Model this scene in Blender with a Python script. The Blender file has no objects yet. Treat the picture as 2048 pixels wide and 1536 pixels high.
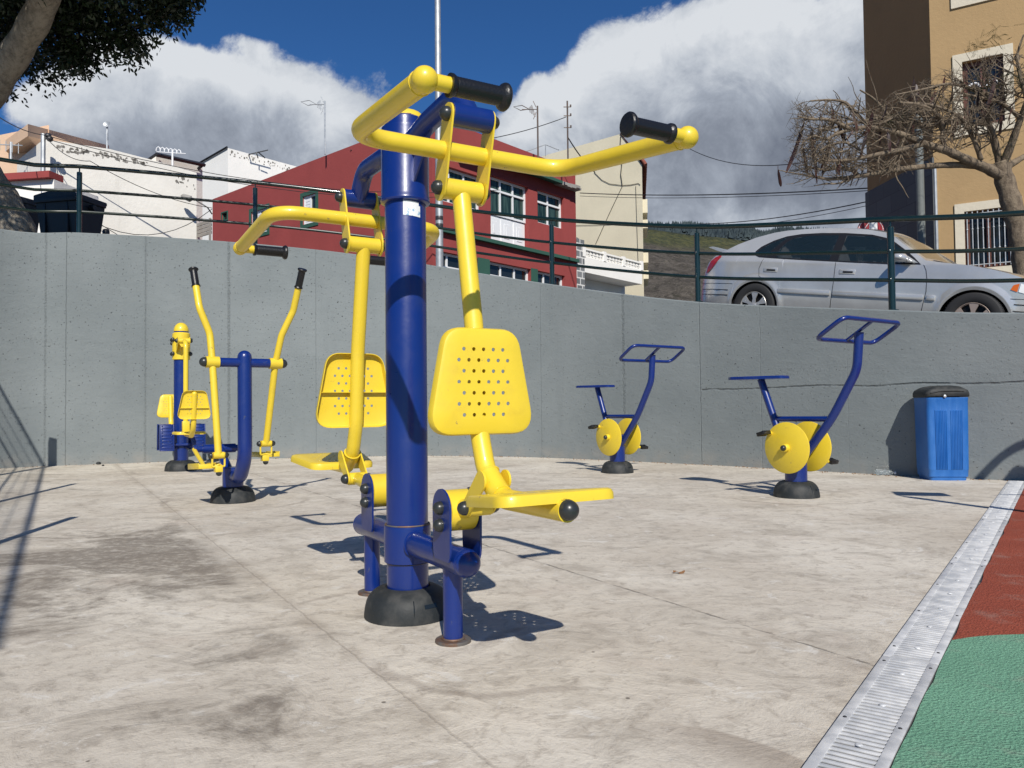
import bpy, bmesh, math, random
from mathutils import Vector, Matrix, geometry
random.seed(7)
rad = math.radians
sc = bpy.context.scene
COL = sc.collection

# ------------------------------------------------------------------ camera
PITCH, ROLL, EYE, FOC = rad(1.64), rad(0.6), 0.70, 1540.0
CAM_ROT = (Matrix.Rotation(math.pi/2 + PITCH, 3, 'X') @ Matrix.Rotation(-ROLL, 3, 'Z'))
cam_d = bpy.data.cameras.new('camera'); cam = bpy.data.objects.new('camera', cam_d); COL.objects.link(cam)
cam.location = (0, 0, EYE); cam.rotation_euler = CAM_ROT.to_euler()
cam_d.sensor_fit = 'HORIZONTAL'; cam_d.sensor_width = 36.0; cam_d.lens = 36.0*FOC/2048.0
cam_d.clip_start = 0.05; cam_d.clip_end = 6000
sc.camera = cam
sc.view_settings.view_transform = 'Standard'; sc.view_settings.look = 'None'
sc.view_settings.exposure = 0.0; sc.view_settings.gamma = 1.0
sc.cycles.max_bounces = 6; sc.cycles.transparent_max_bounces = 12

# survey helpers: turn a sighted direction into a real point in the world
def ray(x, y): return CAM_ROT @ Vector(((x-1024)/FOC, (768-y)/FOC, -1.0))
EYEP = Vector((0, 0, EYE))
def at(x, y, Y): d = ray(x, y); return EYEP + d*(Y/d.y)
def gnd(x, y, z=0.0): d = ray(x, y); return EYEP + d*((z-EYE)/d.z)
def onplane(x, y, p0, n): d = ray(x, y); return EYEP + d*((n.dot(p0-EYEP))/n.dot(d))

# ------------------------------------------------------------------ light
SUN_EL = rad(38.5); SUN_DIR = Vector((0.148, -0.989, 0)).normalized()
sun_vec = Vector((SUN_DIR.x*math.cos(SUN_EL), SUN_DIR.y*math.cos(SUN_EL), math.sin(SUN_EL)))
sd = bpy.data.lights.new('sun', 'SUN'); so = bpy.data.objects.new('sun', sd); COL.objects.link(so)
sd.energy = 5.0; sd.angle = rad(0.5); sd.color = (1.0, 0.95, 0.87)
so.rotation_euler = sun_vec.to_track_quat('Z', 'Y').to_euler()

# ------------------------------------------------------------------ node helpers
class NT:
    def __init__(s, tree): s.t = tree; s.n = tree.nodes; s.l = tree.links
    def new(s, typ, **kw):
        n = s.n.new(typ)
        for k, v in kw.items(): setattr(n, k, v)
        return n
    def put(s, sock, v):
        if isinstance(v, bpy.types.NodeSocket): s.l.new(v, sock)
        else:
            if hasattr(sock.default_value, '__len__') and not hasattr(v, '__len__'): v = (v,)*len(sock.default_value)
            if hasattr(sock.default_value, '__len__') and len(sock.default_value) == 4 and len(v) == 3: v = (*v, 1)
            sock.default_value = v
    def m(s, op, a, b=0.0, c=None, clamp=False):
        n = s.new('ShaderNodeMath', operation=op, use_clamp=clamp); s.put(n.inputs[0], a)
        if op not in ('SINE', 'COSINE', 'ABSOLUTE', 'SQRT', 'ARCSINE', 'FRACT', 'FLOOR', 'EXPONENT'): s.put(n.inputs[1], b)
        if c is not None: s.put(n.inputs[2], c)
        return n.outputs[0]
    def noise(s, vec, scale, detail=4, rough=.5, dist=0.0):
        n = s.new('ShaderNodeTexNoise'); s.put(n.inputs['Vector'], vec); n.inputs['Scale'].default_value = scale
        n.inputs['Detail'].default_value = detail; n.inputs['Roughness'].default_value = rough; n.inputs['Distortion'].default_value = dist
        return n.outputs['Fac']
    def voro(s, vec, scale, feature='F1'):
        n = s.new('ShaderNodeTexVoronoi', feature=feature); s.put(n.inputs['Vector'], vec); n.inputs['Scale'].default_value = scale
        return n.outputs['Distance']
    def map(s, v, a, b, c=0.0, d=1.0, smooth=True):
        n = s.new('ShaderNodeMapRange'); n.interpolation_type = 'SMOOTHSTEP' if smooth else 'LINEAR'
        s.put(n.inputs['Value'], v); s.put(n.inputs['From Min'], a); s.put(n.inputs['From Max'], b); s.put(n.inputs['To Min'], c); s.put(n.inputs['To Max'], d)
        return n.outputs['Result']
    def mix(s, f, a, b, mode='MIX'):
        n = s.new('ShaderNodeMix', data_type='RGBA', blend_type=mode); s.put(n.inputs[0], f); s.put(n.inputs[6], a); s.put(n.inputs[7], b)
        return n.outputs[2]
    def scale(s, v, sx, sy, sz):
        n = s.new('ShaderNodeMapping'); s.put(n.inputs['Vector'], v); n.inputs['Scale'].default_value = (sx, sy, sz); return n.outputs[0]
    def bump(s, h, dist=.01, strength=1.0, normal=None):
        n = s.new('ShaderNodeBump'); s.put(n.inputs['Height'], h); n.inputs['Distance'].default_value = dist; n.inputs['Strength'].default_value = strength
        if normal is not None: s.l.new(normal, n.inputs['Normal'])
        return n.outputs[0]

def material(name, fn=None, color=(.5, .5, .5), rough=.5, metal=0.0, coat=0.0, spec=.5):
    m = bpy.data.materials.new(name); m.use_nodes = True; nt = NT(m.node_tree); b = nt.n['Principled BSDF']
    b.inputs['Base Color'].default_value = (*color, 1); b.inputs['Roughness'].default_value = rough
    b.inputs['Metallic'].default_value = metal; b.inputs['Coat Weight'].default_value = coat; b.inputs['Coat Roughness'].default_value = .12
    b.inputs['Specular IOR Level'].default_value = spec
    if fn: fn(nt, b)
    return m

# ------------------------------------------------------------------ sky with clouds
world = bpy.data.worlds.new('World'); sc.world = world; world.use_nodes = True
W = NT(world.node_tree); W.n.clear()
def ang(px, py):
    d = ray(px, py).normalized(); return math.atan2(d.x, d.y), math.asin(d.z)
grp = bpy.data.node_groups.new('cloud_density', 'ShaderNodeTree')
grp.interface.new_socket('Vector', in_out='INPUT', socket_type='NodeSocketVector')
grp.interface.new_socket('Density', in_out='OUTPUT', socket_type='NodeSocketFloat')
G = NT(grp); gi = G.new('NodeGroupInput'); go = G.new('NodeGroupOutput')
vec = gi.outputs[0]; sp = G.new('ShaderNodeSeparateXYZ'); G.l.new(vec, sp.inputs[0])
az = G.m('ARCTAN2', sp.outputs[0], sp.outputs[1]); el = G.m('ARCSINE', sp.outputs[2])
blobs = [  # px, py, half width, half height, weight
 (330, 190, 210, 95, 1.0), (150, 225, 130, 65, .62), (480, 255, 215, 75, .92), (300, 130, 110, 50, .6), (640, 290, 110, 110, .75), (560, 190, 60, 40, .3), (30, 210, 50, 50, .25),
 (1440, 150, 190, 110, 1.0), (1600, 180, 220, 120, .9), (1300, 230, 190, 110, .9), (1500, 330, 330, 130, 1.05), (1100, 260, 90, 60, .55), (1150, 330, 160, 80, .7), (1200, 120, 60, 60, .4), (1480, 60, 70, 50, .55),
 (1600, 45, 40, 20, .32), (1720, 60, 60, 80, .5), (1066, 178, 24, 22, .38), (1500, 460, 420, 60, .9), (500, 85, 50, 14, .25),
 (2300, 150, 300, 160, 1.0), (-330, 320, 220, 90, .9), (3000, 350, 500, 200, 1.0), (-1500, 350, 700, 160, 1.0)]
tot = None
for px, py, hw, hh, wt in blobs:
    a0, e0 = ang(px, py); wa = hw/FOC*math.cos(a0)**2*1.02; we = hh/FOC*math.cos(a0)
    da = G.m('DIVIDE', G.m('SUBTRACT', az, a0), wa); de = G.m('DIVIDE', G.m('SUBTRACT', el, e0), we)
    r2 = G.m('ADD', G.m('MULTIPLY', da, da), G.m('MULTIPLY', de, de))
    g = G.m('MULTIPLY', G.m('EXPONENT', G.m('MULTIPLY', r2, -0.75)), wt)
    tot = g if tot is None else G.m('ADD', tot, g)
tot = G.m('MINIMUM', tot, 1.0)
dz = G.m('SUBTRACT', 0.5, 0.0)
n1 = G.noise(vec, 6.0, 12, .64, .2); n2 = G.noise(vec, 2.2, 3, .5)
back = G.m('MULTIPLY', G.map(sp.outputs[1], .1, -.3), .12)   # broken cloud over the rest of the sky
den = G.m('ADD', G.m('ADD', tot, back), G.m('ADD', G.m('MULTIPLY', G.m('SUBTRACT', n1, .5), 1.75), G.m('MULTIPLY', G.m('SUBTRACT', n2, .5), .45)))
G.l.new(den, go.inputs[0])
tc = W.new('ShaderNodeTexCoord')
sky = W.new('ShaderNodeTexSky', sky_type='NISHITA'); sky.sun_disc = False
sky.sun_elevation = SUN_EL; sky.sun_rotation = math.atan2(SUN_DIR.x, SUN_DIR.y); sky.altitude = 400
sky.air_density = 1.0; sky.dust_density = 0.25; sky.ozone_density = 3.0
def cden(offset):
    g = W.new('ShaderNodeGroup'); g.node_tree = grp
    a = W.new('ShaderNodeVectorMath', operation='ADD'); W.l.new(tc.outputs['Generated'], a.inputs[0]); a.inputs[1].default_value = offset
    nn = W.new('ShaderNodeVectorMath', operation='NORMALIZE'); W.l.new(a.outputs[0], nn.inputs[0]); W.l.new(nn.outputs[0], g.inputs[0]); return g.outputs[0]
d0 = cden((0, 0, 0)); d1 = cden((-0.012, 0, 0.035)); d2 = cden((-.03, 0, .09))
alpha = W.map(d0, .46, .68)
sp2 = W.new('ShaderNodeSeparateXYZ'); W.l.new(tc.outputs['Generated'], sp2.inputs[0])
az2 = W.m('ARCTAN2', sp2.outputs[0], sp2.outputs[1]); el2 = W.m('ARCSINE', sp2.outputs[2]); shade = None
for px, py, hw, hh, wt in [(160, 175, 110, 60, .30), (330, 120, 120, 55, .30), (520, 165, 60, 50, .34), (650, 230, 60, 60, .30), (90, 235, 80, 40, .18), (420, 240, 140, 40, -.16), (250, 290, 120, 40, -.16), (560, 300, 100, 40, -.12), (300, 210, 60, 30, .10), (480, 285, 60, 30, .08),
                           (1280, 105, 130, 60, .26), (1500, 50, 90, 45, .26), (1190, 180, 70, 50, .24), (1640, 130, 90, 50, .20), (1420, 170, 100, 40, .06), (1080, 250, 80, 60, .24), (1480, 300, 190, 60, -.20), (1640, 360, 160, 70, -.26), (1300, 300, 120, 50, -.08), (1350, 400, 300, 45, -.18), (1500, 255, 260, 40, -.10)]:
    a0, e0 = ang(px, py); da = W.m('DIVIDE', W.m('SUBTRACT', az2, a0), hw/FOC*math.cos(a0)**2); de = W.m('DIVIDE', W.m('SUBTRACT', el2, e0), hh/FOC*math.cos(a0))
    g = W.m('MULTIPLY', W.m('EXPONENT', W.m('MULTIPLY', W.m('ADD', W.m('MULTIPLY', da, da), W.m('MULTIPLY', de, de)), -.8)), wt)
    shade = g if shade is None else W.m('ADD', shade, g)
rel = W.m('MULTIPLY', W.m('SUBTRACT', d0, d1), .42)
puff = W.m('MULTIPLY', W.m('SUBTRACT', W.noise(tc.outputs['Generated'], 9.0, 10, .66, .5), .5), 1.0)
puff2 = W.m('MULTIPLY', W.m('SUBTRACT', W.noise(tc.outputs['Generated'], 26.0, 8, .62, .2), .5), .35)
bright = W.m('ADD', W.m('ADD', .51, shade), W.m('ADD', rel, W.m('ADD', puff, puff2)))
bright = W.map(bright, .02, .90, 0, 1, smooth=False)
ramp = W.new('ShaderNodeValToRGB'); W.l.new(bright, ramp.inputs[0])
e = ramp.color_ramp.elements; e[0].position = 0; e[0].color = (.17, .195, .25, 1); e[1].position = 1; e[1].color = (.70, .73, .77, 1)
for p, c in ((.25, (.24, .27, .33)), (.5, (.36, .40, .47)), (.72, (.53, .57, .63))):
    q = ramp.color_ramp.elements.new(p); q.color = (*c, 1)
bs = W.new('ShaderNodeBackground'); bs.inputs[1].default_value = 0.072
tint = W.mix(1.0, sky.outputs[0], (.36, .74, 1.16), 'MULTIPLY'); W.l.new(tint, bs.inputs[0])
bc = W.new('ShaderNodeBackground'); W.l.new(ramp.outputs[0], bc.inputs[0]); bc.inputs[1].default_value = 1.0
mx = W.new('ShaderNodeMixShader'); W.l.new(alpha, mx.inputs[0]); W.l.new(bs.outputs[0], mx.inputs[1]); W.l.new(bc.outputs[0], mx.inputs[2])
wo = W.new('ShaderNodeOutputWorld'); W.l.new(mx.outputs[0], wo.inputs[0])

# ------------------------------------------------------------------ mesh helpers
def frame_z(d):
    d = d.normalized(); a = Vector((0, 0, 1)) if abs(d.z) < .95 else Vector((1, 0, 0))
    x = a.cross(d).normalized(); return x, d.cross(x), d
def bend(pts, r, n=8):
    pts = [Vector(p) for p in pts]; out = [pts[0]]
    for i in range(1, len(pts)-1):
        a, b, c = pts[i-1], pts[i], pts[i+1]; u = (a-b); v = (c-b)
        rr = r[i-1] if isinstance(r, (list, tuple)) else r
        th = u.angle(v)
        t = min(rr/math.tan(th/2) if th < math.pi-.01 else 0, u.length*.49, v.length*.49)
        if t <= 1e-4: out.append(b); continue
        p, q = b+u.normalized()*t, b+v.normalized()*t
        for k in range(n+1):
            s = k/n; out.append(p*(1-s)**2 + b*2*s*(1-s) + q*s*s)
    out.append(pts[-1]); return out
class MB:
    def __init__(s): s.v = []; s.f = []; s.mi = []; s.uv = None; s.cur = 0
    def add(s, vs, fs):
        o = len(s.v); s.v += [tuple(v) for v in vs]; s.f += [tuple(i+o for i in f) for f in fs]; s.mi += [s.cur]*len(fs); return s
    def box(s, c, size, rot=None, bev=0.0):
        hx, hy, hz = size[0]/2, size[1]/2, size[2]/2; R = rot or Matrix.Identity(3); c = Vector(c)
        b = min(bev, hx*.9, hy*.9, hz*.9)
        if b <= 0:
            vs = [c+R@Vector((x*hx, y*hy, z*hz)) for z in (-1, 1) for y in (-1, 1) for x in (-1, 1)]
            return s.add(vs, [(0, 2, 3, 1), (4, 5, 7, 6), (0, 1, 5, 4), (2, 6, 7, 3), (0, 4, 6, 2), (1, 3, 7, 5)])
        bm = bmesh.new(); bmesh.ops.create_cube(bm, size=1); bmesh.ops.scale(bm, vec=size, verts=bm.verts)
        bmesh.ops.bevel(bm, geom=bm.edges[:]+bm.verts[:], offset=b, segments=2, affect='EDGES', profile=.5)
        bm.verts.index_update(); vs = [c+R@v.co for v in bm.verts]; fs = [tuple(v.index for v in f.verts) for f in bm.faces]; bm.free()
        return s.add(vs, fs)
    def tube(s, pts, r, n=14, caps=True):
        pts = [Vector(p) for p in pts]; rings = []; x, y, d = frame_z(pts[1]-pts[0]); vs = []; fs = []
        for i, p in enumerate(pts):
            if i == 0: d = (pts[1]-pts[0])
            elif i == len(pts)-1: d = pts[-1]-pts[-2]
            else: d = (pts[i+1]-p).normalized()+(p-pts[i-1]).normalized()
            d = d.normalized() if d.length > 1e-9 else Vector((0, 0, 1))
            x = (x - d*x.dot(d)); x = x.normalized() if x.length > 1e-6 else frame_z(d)[0]; y = d.cross(x)
            rr = r[i] if isinstance(r, (list, tuple)) else r
            for k in range(n):
                a = 2*math.pi*k/n; vs.append(p+(x*math.cos(a)+y*math.sin(a))*rr)
        for i in range(len(pts)-1):
            for k in range(n): fs.append((i*n+k, i*n+(k+1) % n, (i+1)*n+(k+1) % n, (i+1)*n+k))
        if caps: fs.append(tuple(range(n-1, -1, -1))); fs.append(tuple((len(pts)-1)*n+k for k in range(n)))
        return s.add(vs, fs)
    def cyl(s, a, b, r, n=20): return s.tube([a, b], r, n)
    def lathe(s, prof, o=(0, 0, 0), axis=(0, 0, 1), n=28, capa=True, capb=True):
        x, y, z = frame_z(Vector(axis)); o = Vector(o); vs = []; fs = []
        for r, h in prof:
            for k in range(n):
                a = 2*math.pi*k/n; vs.append(o+z*h+(x*math.cos(a)+y*math.sin(a))*max(r, 1e-5))
        for i in range(len(prof)-1):
            for k in range(n): fs.append((i*n+k, i*n+(k+1) % n, (i+1)*n+(k+1) % n, (i+1)*n+k))
        if capa: fs.append(tuple(range(n-1, -1, -1)))
        if capb: fs.append(tuple((len(prof)-1)*n+k for k in range(n)))
        return s.add(vs, fs)
    def ball(s, c, r, axis=(0, 0, 1), half=False, n=18, squash=1.0):
        prof = []; k0 = 0 if half else -8
        for k in range(k0, 9): a = k/8*math.pi/2; prof.append((r*math.cos(a), r*math.sin(a)*squash))
        return s.lathe(prof, c, axis, n)
    def prism(s, outline, o, ax, ay, t):
        """outline 2d -> plate between o and o+t"""
        o, ax, ay, t = Vector(o), Vector(ax), Vector(ay), Vector(t); n = len(outline)
        vs = [o+ax*p[0]+ay*p[1] for p in outline]+[o+ax*p[0]+ay*p[1]+t for p in outline]
        fs = [tuple(range(n-1, -1, -1)), tuple(range(n, 2*n))]+[(i, (i+1) % n, n+(i+1) % n, n+i) for i in range(n)]
        return s.add(vs, fs)
    def quad(s, a, b, c, d): return s.add([a, b, c, d], [(0, 1, 2, 3)])
    def torus(s, c, axis, R, r, n=28, m=6):
        x, y, z = frame_z(Vector(axis)); c = Vector(c); vs = []; fs = []
        for i in range(n):
            a = 2*math.pi*i/n; d = x*math.cos(a)+y*math.sin(a)
            for j in range(m):
                b = 2*math.pi*j/m; vs.append(c+d*(R+r*math.cos(b))+z*r*math.sin(b))
        for i in range(n):
            for j in range(m): fs.append((i*m+j, ((i+1) % n)*m+j, ((i+1) % n)*m+(j+1) % m, i*m+(j+1) % m))
        return s.add(vs, fs)
    def build(s, name, mats, parent=None, angle=35, smooth=True, fixn=True):
        me = bpy.data.meshes.new(name); me.from_pydata(s.v, [], s.f)
        for m in (mats if isinstance(mats, (list, tuple)) else [mats]): me.materials.append(m)
        if any(s.mi): me.polygons.foreach_set('material_index', s.mi)
        if fixn:
            bm = bmesh.new(); bm.from_mesh(me); bmesh.ops.recalc_face_normals(bm, faces=bm.faces); bm.to_mesh(me); bm.free()
        if smooth:
            me.shade_smooth()
            if angle < 180: me.set_sharp_from_angle(angle=rad(angle))
        o = bpy.data.objects.new(name, me); COL.objects.link(o)
        if parent is not None: o.parent = parent
        return o
def tag(o, label=None, cat=None, group=None, kind=None):
    if label: o['label'] = label
    if cat: o['category'] = cat
    if group: o['group'] = group
    if kind: o['kind'] = kind
    return o
def thing(name, label, cat, loc=(0, 0, 0), rz=0.0, group=None):
    o = bpy.data.objects.new(name, None); COL.objects.link(o); o.location = loc; o.rotation_euler = (0, 0, rz)
    o.empty_display_size = .2
    return tag(o, label, cat, group)
def dup(root, loc, rz, label):
    def cp(o, par):
        c = o.copy(); COL.objects.link(c); c.parent = par
        for ch in [q for q in bpy.data.objects if q.parent == o]: cp(ch, c)
        return c
    r = cp(root, None); r.location = loc; r.rotation_euler = (0, 0, rz); r['label'] = label
    return r
def rrect(pts, r, n=5):
    """round the corners of a polygon (2d)"""
    m = len(pts); out = []
    for i in range(m):
        a, b, c = Vector(pts[i-1]), Vector(pts[i]), Vector(pts[(i+1) % m]); u = (a-b).normalized(); v = (c-b).normalized()
        t = min(r/math.tan(u.angle(v)/2), (a-b).length*.48, (c-b).length*.48)
        p, q = b+u*t, b+v*t
        for k in range(n+1): s = k/n; out.append(tuple(p*(1-s)**2+b*2*s*(1-s)+q*s*s))
    return out
def inset(pts, d):
    m = len(pts); cx = sum(p[0] for p in pts)/m; cy = sum(p[1] for p in pts)/m; out = []
    for p in pts:
        v = Vector((p[0]-cx, p[1]-cy)); out.append((p[0]-v.normalized().x*d, p[1]-v.normalized().y*d))
    return out
def pan(name, outline, holes, hr, O, ax, ay, back, mat, parent, lip=.028, rib=None):
    """pressed sheet pan: perforated face, rounded edge and a lip turned to the back"""
    ax, ay, back, O = Vector(ax), Vector(ay), Vector(back), Vector(O)
    mb = MB(); o0 = inset(outline, .012); o1 = inset(outline, .004)
    co = [Vector(p) for p in o0]; edges = [(i, (i+1) % len(o0)) for i in range(len(o0))]
    for (hx, hy) in holes:
        b = len(co)
        for k in range(8): a = 2*math.pi*k/8; co.append(Vector((hx+hr*math.cos(a), hy+hr*math.sin(a))))
        edges += [(b+k, b+(k+1) % 8) for k in range(8)]
    vs, es, fs, *_ = geometry.delaunay_2d_cdt(co, edges, [], 1, 1e-6)
    keep = []
    for f in fs:
        c = sum((vs[i] for i in f), Vector((0, 0)))/len(f)
        if all((c-Vector(h)).length > hr*.93 for h in holes): keep.append(tuple(f))
    P = lambda p, d: O+ax*p[0]+ay*p[1]+back*d
    mb.add([P(v, 0) for v in vs], keep)
    n = len(outline); rings = [(o0, 0), (o1, .003), (outline, .011), (outline, lip)]
    for (ra, da), (rb, db) in zip(rings[:-1], rings[1:]):
        mb.add([P(p, da) for p in ra]+[P(p, db) for p in rb], [(i, (i+1) % n, n+(i+1) % n, n+i) for i in range(n)])
    if rib is not None:
        w = rib[1]; mb.add([P((-w, rib[0]), 0.001), P((w, rib[0]), .001), P((w, rib[0]), lip*.8), P((-w, rib[0]), lip*.8)], [(0, 1, 2, 3)])
    o = mb.build(name, mat, parent, angle=50)
    bm = bmesh.new(); bm.from_mesh(o.data); bmesh.ops.remove_doubles(bm, verts=bm.verts, dist=2e-5); bmesh.ops.recalc_face_normals(bm, faces=bm.faces); bm.to_mesh(o.data); bm.free()
    o.data.set_sharp_from_angle(angle=rad(50))
    md = o.modifiers.new('sheet', 'SOLIDIFY'); md.thickness = .003; md.offset = 0
    me = bpy.data.meshes.new_from_object(o.evaluated_get(bpy.context.evaluated_depsgraph_get()))
    o.modifiers.clear(); o.data = me; me.shade_smooth(); me.set_sharp_from_angle(angle=rad(40))
    return o

# ------------------------------------------------------------------ materials
def objco(nt): return nt.new('ShaderNodeTexCoord').outputs['Object']
def geopos(nt): return nt.new('ShaderNodeNewGeometry').outputs['Position']
def setp(nt, b, k, v): nt.put(b.inputs[k], v)
def paint(name, col, dirt, rough=.32, chips=None):
    def fn(nt, b):
        p = geopos(nt); n = nt.noise(p, 9, 6, .6); f = nt.noise(p, 70, 4, .6); big = nt.noise(p, 2.5, 3)
        c = nt.mix(nt.map(n, .52, .78, 0, .35), col, dirt)
        c = nt.mix(nt.map(big, .3, .7, 0, .25), c, tuple(q*.86 for q in col))
        sc_ = nt.noise(nt.scale(p, 60, 60, 6), 3.0, 3, .6)
        c = nt.mix(nt.map(sc_, .70, .74, 0, .5), c, dirt)
        if chips:
            ch = nt.noise(p, 19, 7, .76); c = nt.mix(nt.map(ch, .655, .67), c, chips)
        setp(nt, b, 'Base Color', c); setp(nt, b, 'Roughness', nt.map(n, .3, .8, rough, rough+.22, False))
        nt.put(b.inputs['Normal'], nt.bump(nt.m('ADD', nt.m('MULTIPLY', nt.noise(p, 45, 2), 1.0), nt.m('MULTIPLY', f, .25)), .0012, .35))
    return material(name, fn, coat=.35)
YEL = paint('yellow_paint', (.76, .555, .032), (.50, .33, .05), .34, (.30, .20, .08))
BLU = paint('blue_paint', (.002, .020, .155), (.014, .032, .125), .27, (.05, .06, .12))
def _rub(nt, b):
    p = geopos(nt); n = nt.noise(p, 14, 5, .6)
    setp(nt, b, 'Base Color', nt.mix(nt.map(n, .4, .75), (.018, .021, .022), (.055, .055, .052))); setp(nt, b, 'Roughness', nt.map(n, .3, .7, .5, .72, False))
    nt.put(b.inputs['Normal'], nt.bump(nt.noise(p, 160, 2), .0008, .5))
RUB = material('black_rubber', _rub, spec=.4)
def _grip(nt, b):
    p = objco(nt); w = nt.new('ShaderNodeTexVoronoi'); nt.put(w.inputs['Vector'], p); w.inputs['Scale'].default_value = 190
    nt.put(b.inputs['Normal'], nt.bump(w.outputs['Distance'], .0008, .5))
GRIP = material('grip_rubber', _grip, (.008, .008, .009), .38)
BOLT = material('bolt_cap', None, (.025, .028, .028), .33)
def _steel(nt, b):
    p = geopos(nt); n = nt.noise(p, 30, 5, .65)
    setp(nt, b, 'Base Color', nt.mix(nt.map(n, .4, .65), (.14, .13, .12), (.16, .085, .05))); setp(nt, b, 'Roughness', .6)
RUST = material('worn_steel', _steel, metal=.4)
def _sticker(nt, b):
    p = geopos(nt); n = nt.noise(p, 55, 3, .6); f = nt.noise(p, 260, 3, .6)
    c = nt.mix(nt.map(n, .56, .60), (.74, .77, .78), (.25, .42, .58)); c = nt.mix(nt.map(f, .66, .68), c, (.30, .33, .38)); setp(nt, b, 'Base Color', c)
STICK = material('peeling_sticker', _sticker, rough=.5)
def plaster(name, col, var=.12, stain=(.25, .22, .2), amt=.25, sc_=.7, rough=.9):
    def fn(nt, b):
        p = geopos(nt); a = nt.noise(p, sc_, 6, .6, .4); f = nt.noise(p, 12, 4, .6)
        st = nt.noise(nt.scale(p, 1.5, 1.5, .22), 1.4, 6, .7)
        c = nt.mix(nt.map(a, .25, .75), tuple(q*(1-var) for q in col), tuple(min(1, q*(1+var*.5)) for q in col))
        c = nt.mix(nt.map(st, .56, .80, 0, amt), c, stain)
        c = nt.mix(nt.map(f, .4, .8, 0, .12), c, tuple(q*.75 for q in col))
        setp(nt, b, 'Base Color', c); nt.put(b.inputs['Normal'], nt.bump(nt.m('ADD', f, nt.m('MULTIPLY', nt.noise(p, 60, 3), .5)), .012, .5))
    return material(name, fn, rough=rough, spec=.25)
WHITE = plaster('white_render', (.80, .77, .70), .10, (.45, .41, .34), .35)
WHITE2 = plaster('clean_white_render', (.86, .84, .79), .06, (.45, .43, .4), .2)
CREAM = plaster('cream_render', (.68, .62, .46), .06, (.45, .4, .3), .2)
PEACH = plaster('peach_render', (.72, .50, .34), .05, (.5, .36, .25), .2)
RED = plaster('oxblood_render', (.30, .062, .058), .10, (.20, .055, .05), .4)
TAN = plaster('tan_render', (.40, .27, .135), .08, (.3, .2, .11), .25)
BROWN = plaster('brown_render', (.42, .225, .095), .06, (.1, .07, .05), .2)
GREENP = plaster('green_painted_wood', (.035, .10, .075), .1, (.02, .05, .04), .3)
GREYP = plaster('grey_concrete', (.30, .29, .27), .2, (.15, .14, .12), .5, 1.5)
TRIM = plaster('pale_trim', (.62, .56, .44), .05, (.4, .36, .3), .2)
PVC = material('white_frame', None, (.76, .77, .78), .35)
DARKG = material('dark_glass', None, (.012, .016, .018), .06, spec=.6)
def _curt(nt, b):
    p = geopos(nt); w = nt.noise(nt.scale(p, 14, 14, 1.2), 1.0, 3, .5)
    setp(nt, b, 'Base Color', nt.mix(nt.map(w, .35, .65), (.012, .028, .026), (.045, .085, .075)))
CURT = material('glass_over_dark_curtain', _curt, rough=.12, spec=.3)
WOODD = material('dark_wood', None, (.11, .04, .025), .45)
IRON = material('dark_iron', None, (.03, .03, .032), .45)
def _galv(nt, b):
    p = geopos(nt); n = nt.noise(p, 6, 5, .6); v = nt.voro(p, 60)
    setp(nt, b, 'Base Color', nt.mix(nt.map(n, .35, .65), (.36, .38, .40), (.48, .50, .51))); setp(nt, b, 'Roughness', nt.map(v, 0, .6, .35, .55, False))
GALV = material('galvanised_steel', _galv, metal=.55, rough=.45)
def _rail(nt, b):
    p = geopos(nt); n = nt.noise(p, 8, 4, .6)
    setp(nt, b, 'Base Color', nt.mix(nt.map(n, .4, .75, 0, .6), (.004, .015, .012), (.010, .024, .020)))
RAIL = material('dark_green_railing_paint', _rail, rough=.24, coat=.5)
CABLE = material('black_cable', None, (.015, .015, .016), .6)

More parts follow.
